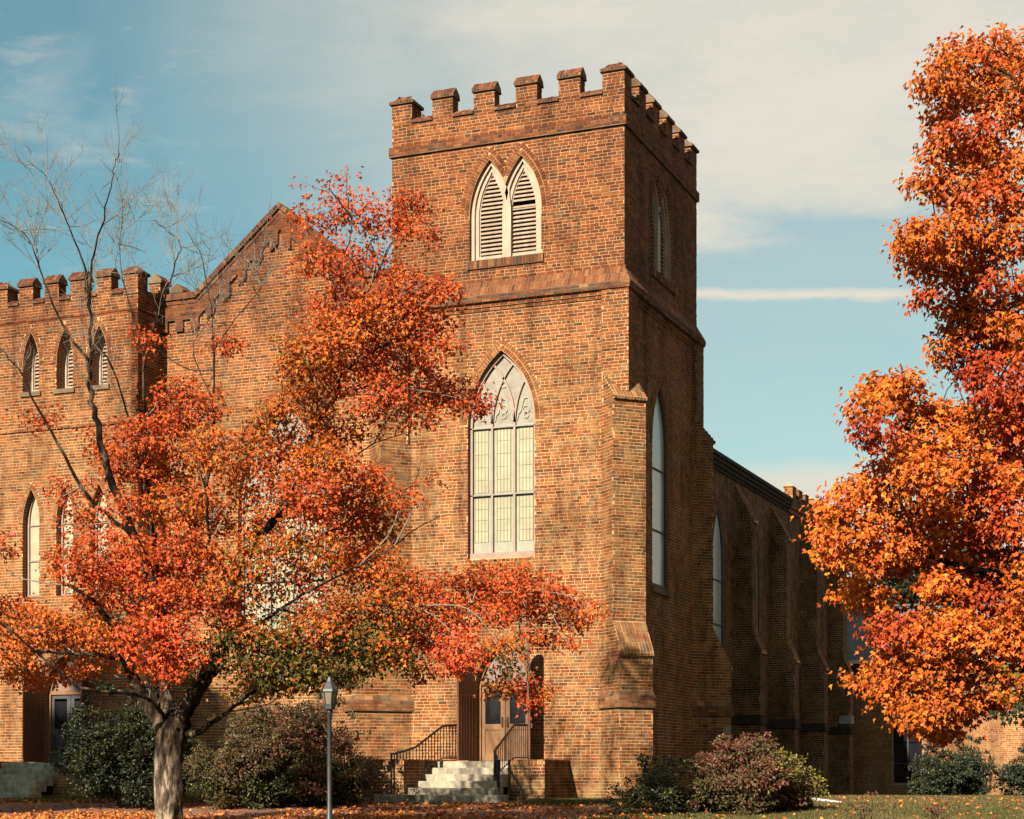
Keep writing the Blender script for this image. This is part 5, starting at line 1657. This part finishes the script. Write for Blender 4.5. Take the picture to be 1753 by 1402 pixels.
for a in [
    (1690, 75, 16, 18, 'R', .7), (1720, 100, 50, 36, 'O'), (1650, 110, 55, 40, 'O'), (1610, 130, 34, 34, 'O', .9), (1630, 170, 48, 28, 'O'), (1700, 160, 55, 40, 'O'), (1745, 180, 40, 40, 'O'), (1610, 205, 22, 14, 'O', .8),
    (1655, 225, 44, 24, 'R', .8), (1625, 262, 48, 32, 'O'), (1690, 270, 52, 34, 'O'), (1745, 280, 40, 44, 'O', .9), (1590, 310, 34, 18, 'O', .9), (1640, 320, 54, 32, 'O'), (1705, 335, 48, 24, 'R', .8), (1740, 350, 34, 24, 'O'),
    (1570, 400, 34, 30, 'A', .9), (1560, 430, 26, 26, 'A', .9), (1615, 405, 48, 36, 'A'), (1665, 400, 48, 34, 'O'), (1725, 410, 48, 30, 'O'), (1605, 455, 44, 32, 'O'), (1660, 465, 48, 30, 'O'), (1720, 480, 30, 24, 'R', .7), (1600, 505, 26, 22, 'R', .8), (1650, 520, 44, 26, 'O'), (1745, 520, 40, 36, 'O'),
    (1690, 545, 50, 30, 'O'), (1632, 560, 30, 22, 'O', .8), (1620, 600, 24, 22, 'A', .8), (1675, 590, 50, 30, 'D'), (1735, 580, 44, 36, 'O'), (1660, 625, 30, 34, 'D'), (1700, 660, 44, 40, 'D'), (1740, 650, 40, 50, 'R'),
    (1505, 668, 44, 24, 'A'), (1545, 660, 36, 22, 'A'), (1490, 700, 26, 24, 'O', .9), (1500, 740, 28, 22, 'D', .9), (1540, 760, 26, 18, 'D', .7), (1570, 710, 48, 30, 'A'), (1625, 715, 50, 34, 'A'), (1580, 760, 48, 32, 'A'), (1640, 780, 52, 40, 'A'), (1700, 740, 52, 42, 'O'), (1740, 730, 40, 50, 'R'),
    (1530, 815, 52, 36, 'A'), (1475, 835, 44, 30, 'A'), (1590, 820, 54, 42, 'A'), (1650, 845, 54, 44, 'O'), (1710, 820, 56, 50, 'B'), (1430, 875, 36, 26, 'A'), (1480, 890, 50, 34, 'A'), (1545, 880, 52, 36, 'A'), (1605, 890, 50, 32, 'O'), (1670, 900, 52, 40, 'R'), (1735, 890, 44, 50, 'R'),
    (1415, 925, 28, 24, 'A'), (1450, 945, 44, 26, 'A'), (1510, 940, 50, 28, 'A'), (1570, 930, 44, 26, 'A'), (1480, 975, 36, 16, 'O', .8), (1545, 965, 44, 20, 'O'), (1620, 955, 48, 34, 'A'), (1690, 970, 54, 40, 'D'), (1740, 980, 44, 44, 'D'),
    (1450, 1015, 22, 18, 'A'), (1480, 1022, 36, 24, 'A'), (1510, 1048, 22, 18, 'A', .9), (1600, 1000, 44, 24, 'A', .9), (1660, 1020, 50, 34, 'D'), (1720, 1040, 50, 34, 'D'), (1640, 1020, 24, 16, 'Y', .8), (1560, 1055, 50, 24, 'D'), (1520, 1080, 30, 20, 'D'), (1620, 1060, 50, 24, 'O'),
    (1580, 1095, 52, 30, 'A'), (1640, 1090, 52, 32, 'A'), (1700, 1095, 50, 34, 'A'), (1745, 1090, 36, 34, 'A'), (1525, 1125, 44, 30, 'A'), (1580, 1145, 54, 36, 'O'), (1645, 1140, 48, 32, 'O'), (1500, 1165, 30, 24, 'A'), (1540, 1185, 48, 30, 'O'), (1600, 1195, 54, 34, 'O'), (1660, 1190, 40, 30, 'A', .9), (1700, 1150, 36, 30, 'M', .6), (1735, 1170, 40, 30, 'M', .5), (1560, 1225, 44, 26, 'O'), (1615, 1232, 46, 24, 'O'), (1665, 1215, 30, 20, 'D', .7), (1705, 1205, 30, 16, 'D', .5), (1600, 1255, 40, 12, 'R', .9), (1745, 1220, 20, 14, 'E', .6),
    (1462, 1162, 12, 12, 'O', .6),
]:
    cl2(*a)
for _ in range(150):                    # the rest of the crown: right of the picture, behind and in front of the trunk
    t_ = rng.uniform(0, 2 * math.pi); py = rng.uniform(60, 1200)
    rad = 520 * math.sin(math.pi * min(1, max(0.12, (1300 - py) / 1350))) ** 0.6
    px = 1985 + rad * math.cos(t_) * rng.uniform(.55, 1)
    dz = rad * PXR * math.sin(t_) * rng.uniform(.55, 1)
    if px < 1765 and (dz < 0.4 or py < 620): continue
    if px < 1660: continue
    cl2(px, py, 62, 46, ('A', 'O', 'R')[int(rng.integers(3))], .62, dz)
connect(thin, RB, cr, .009, .25)
thin.build('twigs', 'dark_twig', maple2, True, kind='stuff')
cr.build('crown', maple2)

# ------------------------------------------------------------------ a tree left of the picture; its shade falls on the far doorway
sx_, sy_ = -16.2, -19.0; sg_ = gz(sx_, sy_)
shade = thing('maple_tree', 'tall orange maple whose shade falls on the smaller doorway', 'tree', (sx_, sy_, sg_), 'maples in autumn colour')
wood = MB(); wood.tube(smooth_path([(sx_, sy_, sg_ - .1), (sx_, sy_, 3), (sx_ + .2, sy_, 7), (sx_, sy_, 12.5)], 5), np.linspace(.3, .05, 16), 12); wood.build('trunk', 'bark', shade, True)
cr = Crown()
for _ in range(84):
    t_ = rng.uniform(0, 2 * math.pi); h_ = rng.uniform(6.0, 15.6)
    r_ = 3.4 * math.sqrt(max(0.05, 1 - ((h_ - 10.5) / 5.6) ** 2)) * rng.uniform(.4, 1)
    cr.clump(np.array([sx_ + r_ * math.cos(t_), sy_ + r_ * math.sin(t_), h_]), .95, .7, .95, 'O', 1.0, .13, .16)
cr.build('crown', shade)

def sky_block_oak(label, x, y, H, R, key):  # oaks out of view, added to block sky light on the side walls
    g = gz(x, y)
    root = thing('added_oak', label, 'tree', (x, y, g), 'added oaks blocking sky light')
    w = MB(); w.tube(smooth_path([(x, y, g - .1), (x + .1, y, H * .3), (x, y, H * .8)], 5), np.linspace(.4, .08, 11), 10); w.build('trunk', 'bark', root, True)
    k = Crown()
    for _ in range(70):
        t_ = rng.uniform(0, 2 * math.pi); h_ = rng.uniform(.14, .97) * H
        r_ = R * math.sqrt(max(.06, 1 - ((h_ / H - .5) / .55) ** 2)) * rng.uniform(.35, 1)
        k.clump(np.array([x + r_ * math.cos(t_), y + r_ * math.sin(t_), h_]), R * .30, R * .22, R * .30, key, .10, .30, .30)
    k.build('crown', root)
sky_block_oak('tall russet oak, unseen, added to block sky light from the tower side', 21, 4, 17, 5.5, 'H')
sky_block_oak('broad green oak, unseen, added to keep sky light off the nave buttresses', 20, 17, 16, 5.5, 'K')
sky_block_oak('olive green oak, unseen, added near the annex to cut sky light', 24, 28, 16, 5.5, 'K')
sky_block_oak('large dark russet oak, unseen, added to dim sky light on the church', 27, -8, 18, 6, 'H')

# ------------------------------------------------------------------ shrubs
def shrub(name, label, px0, px1, py0, py1, d, key, size=0.05, dens=1.0, category='shrub', group='shrubs round the church', shape=OVAL, bias=None, stems=14, shell=.6, tone=.78):
    c = at((px0 + px1) / 2, py1, d)
    g = gz(c[0], c[1])
    root = thing(name, label, category, (c[0], c[1], g), group)
    R = (px1 - px0) / 2 * d / FPX; ztop = at(0, py0, d)[2]; H = ztop - g
    k = Crown(); st = MB()
    n = max(14, int(R * H * 18))
    for i in range(n):
        t_ = rng.uniform(0, 2 * math.pi); rr = math.sqrt(rng.uniform(0, 1)) * 0.92
        hh = H * (0.12 + 0.76 * rng.uniform(0, 1) * math.sqrt(max(0.05, 1 - rr ** 2.2)))
        p = np.array([c[0], c[1], g]) + RV * (R * rr * math.cos(t_)) + FV * (min(R, 1.2) * rr * math.sin(t_)) + np.array([0, 0, hh])
        ky = key if isinstance(key, str) else key[int(rng.integers(len(key)))]
        if bias: ky = bias((p[0] - c[0]) / R, hh / H, ky)
        k.clump(p, 0.34 * min(1.2, R), 0.26 * min(1.2, H), 0.34 * min(1.2, R), ky, dens * 1.9, size, 0.06, 0.15, shell, 0.5)
        if i < stems:
            b0 = np.array([c[0], c[1], g]) + RV * rng.uniform(-.25, .25) * R + FV * rng.uniform(-.2, .2)
            st.tube(smooth_path([b0, (b0 + p) / 2 + rng.normal(size=3) * .06, p], 3), np.linspace(.016, .005, 7), 4)
    for _ in range(int(8 + 5 * R * H)):                    # stray shoots
        t_ = rng.uniform(0, 2 * math.pi); u_ = rng.uniform(.25, 1)
        rr = .98 * u_; hh = H * (.25 + .80 * math.sqrt(max(0, 1 - u_ ** 2.2)))
        p = np.array([c[0], c[1], g]) + RV * (R * rr * math.cos(t_)) + FV * (min(R, 1.2) * rr * math.sin(t_)) + np.array([0, 0, hh])
        e_ = p + norm(np.array([p[0] - c[0], p[1] - c[1], H * .7]) + rng.normal(size=3) * .3) * rng.uniform(.12, .32)
        st.tube(smooth_path([p - (e_ - p) * .6, p, e_], 3), np.linspace(.006, .002, 7), 3)
        k.clump((p + e_) / 2, .08, .12, .08, key if isinstance(key, str) else key[0], 3.5, size, .03, .15, .2, .4)
    st.build('stems', 'dark_twig', root, kind='stuff')
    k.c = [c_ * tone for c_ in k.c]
    k.build('foliage', root, 'shrub_leaf', shape)
    return root
shrub('tall_hedge_shrub', 'broad russet and green shrub between the maple trunk and the church steps', 330, 640, 1192, 1352, 38.2, ('H', 'H', 'P', 'H', 'P'), .055, 1.7, bias=lambda u, h, k: 'K' if (h < .3 and rng.random() < .6) else k, tone=1.0)
shrub('tall_hedge_shrub', 'dark green shaded shrub growing left of the maple trunk', 105, 330, 1185, 1350, 39.0, ('E', 'E', 'K'), .06, 1.3, tone=.55)  # leaf colours lowered to put deep shade into this shrub
shrub('round_shrub', 'dark green shrub with yellow tips at the foot of the corner buttress', 1055, 1215, 1308, 1388, 34.5, ('K', 'K', 'E'), .06, 1.4)
shrub('round_shrub', 'rounded maroon and olive shrub in front of the church side', 1180, 1392, 1274, 1392, 34.2, ('P', 'P', 'P', 'H'), .062, 1.5, tone=1.0, bias=lambda u, h, k: 'V' if (u > .5 and rng.random() < .6) else k)
shrub('yew_shrub', 'large blue-green evergreen shrub against the sunlit annex wall', 1562, 1702, 1266, 1370, 57, ('T', 'T', 'K'), .075, .8)
shrub('yew_shrub', 'smaller blue-green evergreen shrub at the edge of the lawn', 1712, 1830, 1290, 1370, 58, ('T', 'T'), .075, .8)
# trees far behind the annex
def far_tree(label, px, py, r_px, d, key, name='background_tree'):
    c = at(px, py, d); g = gz(c[0], c[1]); root = thing(name, label, 'tree', (c[0], c[1], g), 'trees behind the annex')
    w = MB(); w.tube(smooth_path([(c[0], c[1], g - .1), (c[0] + .1, c[1], (g + c[2]) / 2), (c[0], c[1], c[2] + 1)], 4), np.linspace(.25, .06, 9), 8); w.build('trunk', 'bark', root, True)
    k = Crown(); R = r_px * d / FPX
    for i in range(16):
        q = norm(rng.normal(size=3)) * rng.uniform(.3, .8) * R
        k.clump(c + q, R * .42, R * .36, R * .42, key, .25, .16, .22)
    k.build('crown', root)
far_tree('dark evergreen tree rising behind the annex roof', 1560, 1000, 90, 78, 'E')
far_tree('yellow-green tree between the church side and the annex roof', 1440, 1010, 34, 76, 'Y')
far_tree('olive tree behind the right end of the annex roof', 1690, 990, 90, 80, 'K')

# ------------------------------------------------------------------ small things on the lawn
pa, pb = at(1372, 1366, 40.5), at(1443, 1376, 37.0)
pipe = MB(); pipe.tube([pa, (pa + pb) / 2, pb], .045, 10)
pipe.build('drain_pipe', 'white_pipe', None, True, label='white drain pipe lying on the grass beside the maroon shrub', category='pipe')
def dried(label, spots, d):
    c = at(spots[0][0], 1400, d); g = gz(c[0], c[1])
    root = thing('dried_flower', label, 'plant', (c[0], c[1], g), 'dried flower stems on the lawn')
    for (px, py, s_) in spots:
        h = at(px, py, d + rng.uniform(-.3, .3)); b0 = np.array([h[0] + rng.uniform(-.06, .06), h[1], gz(h[0], h[1]) - .02])
        mb = MB(); mb.tube(smooth_path([b0, (b0 + h) / 2 + rng.normal(size=3) * .02, h], 3), .007, 5); st = mb.build('stem', 'dark_twig', root)
        k = Crown(); k.clump(h, s_, s_ * .55, s_, 'P', 6.0, .03, .02, .1, .3); k.clump(h - np.array([0, 0, .2]), s_ * 1.2, s_, s_ * 1.2, 'H', 1.5, .045, .05)
        k.build('flower_head', root, 'shrub_leaf', OVAL)
dried('tall rusty dried flower heads rising from the lawn near the drain pipe', [(1452, 1372, .10), (1476, 1378, .08), (1493, 1362, .07), (1472, 1390, .09), (1515, 1385, .06), (1530, 1382, .05)], 25.5)
dried('clump of brown dried stems in the sunlit grass by the evergreen shrub', [(1595, 1382, .12), (1612, 1376, .10), (1604, 1392, .13)], 25.0)

# ------------------------------------------------------------------ grass and fallen leaves
def blades(name, n, fx, cols, h, w, lift=0.0, **kw):
    P = fx(n); n = len(P)
    a = rng.uniform(0, 2 * math.pi, n); hh = h * rng.uniform(.5, 1.3, n)
    X = np.stack([np.cos(a), np.sin(a), np.zeros(n)], 1) * w
    lean = np.stack([np.cos(a + 1.4), np.sin(a + 1.4), np.zeros(n)], 1) * (hh * rng.uniform(0, .6, n))[:, None]
    top = P + lean + np.array([0, 0, 1]) * hh[:, None]
    V = np.stack([P - X, P + X, top], 1).reshape(-1, 3)
    me = mesh_np(name, V, np.arange(3 * n).reshape(-1, 3), np.repeat(cols(n), 3, 0))
    return link(name, me, 'grass_blade', None, kind='stuff', **kw)
def field(x0, x1, y0, y1, bad=None):
    def f(n):
        x, y = rng.uniform(x0, x1, n), rng.uniform(y0, y1, n)
        P = np.stack([x, y, [gz(a, b) for a, b in zip(x, y)]], 1)
        return P[~bad(x, y)] if bad else P
    return f
LP['g'] = ([(.075, .082, .016), (.10, .095, .02), (.055, .065, .014), (.17, .14, .05)], [.4, .25, .2, .15])
LP['d'] = ([(.17, .125, .05), (.12, .11, .03), (.08, .085, .02), (.24, .18, .08)], [.35, .3, .2, .15])
in_steps = lambda x, y: ((x > -5.3) & (x < -1.2) & (y > -3.6)) | (y > 0)
blades('grass', 26000, field(-22, -5.2, -4.4, -0.2, lambda x, y: (y > 1)), lambda n: leaf_cols('g', n), .09, .008)
blades('grass', 16000, field(-1.4, 1.8, -4.3, -0.2, lambda x, y: (y > 0)), lambda n: leaf_cols('g', n), .06, .008)
blades('grass', 60000, field(1.2, 15, -14, 4), lambda n: leaf_cols('d', n), .04, .008)
blades('grass', 40000, field(0.5, 16, 4, 30), lambda n: leaf_cols('d', n), .045, .012)
# a tufted grey-green ground cover under the maroon shrub
gc0 = at(1300, 1390, 35.0)
blades('ground_cover', 9000, lambda n: (lambda u, v: np.stack([gc0[0] + RV[0] * u + FV[0] * v, gc0[1] + RV[1] * u + FV[1] * v, np.array([gz(0, gc0[1] + RV[1] * a + FV[1] * b) for a, b in zip(u, v)])], 1))(rng.uniform(-1.25, 1.0, n), rng.uniform(-.35, .35, n)), lambda n: leaf_cols('d', n) * np.array([.75, .95, 1.1]), .18, .009)
def litter(name, n, fx, size=.085):
    P = fx(n); n = len(P)
    P[:, 2] += rng.uniform(.012, .035, n)
    t = norm(np.stack([rng.normal(size=n), rng.normal(size=n), rng.normal(size=n) * .25], 1))
    nn = norm(np.stack([rng.normal(size=n) * .45, rng.normal(size=n) * .45, np.ones(n)], 1))
    me = leaf_mesh(name, P, t, nn, rng.uniform(.7, 1.2, n) * size, leaf_cols('L', n))
    return link(name, me, 'litter_leaf', None, kind='stuff')
def drift(x, y):
    return rng.random(len(x)) > (0.04 + 0.96 / (1 + np.exp((y + 8.2 + .5 * np.sin(x * .9)) * 2.6)))
litter('fallen_leaves', 52000, field(-24, 1, -14.5, -4.0, drift))
litter('fallen_leaves', 1500, field(-20, -5.2, -4.6, -3.4))
litter('fallen_leaves', 1500, field(-5, 3, -9, -3.5))
litter('fallen_leaves', 900, field(2, 15, -14, 6))
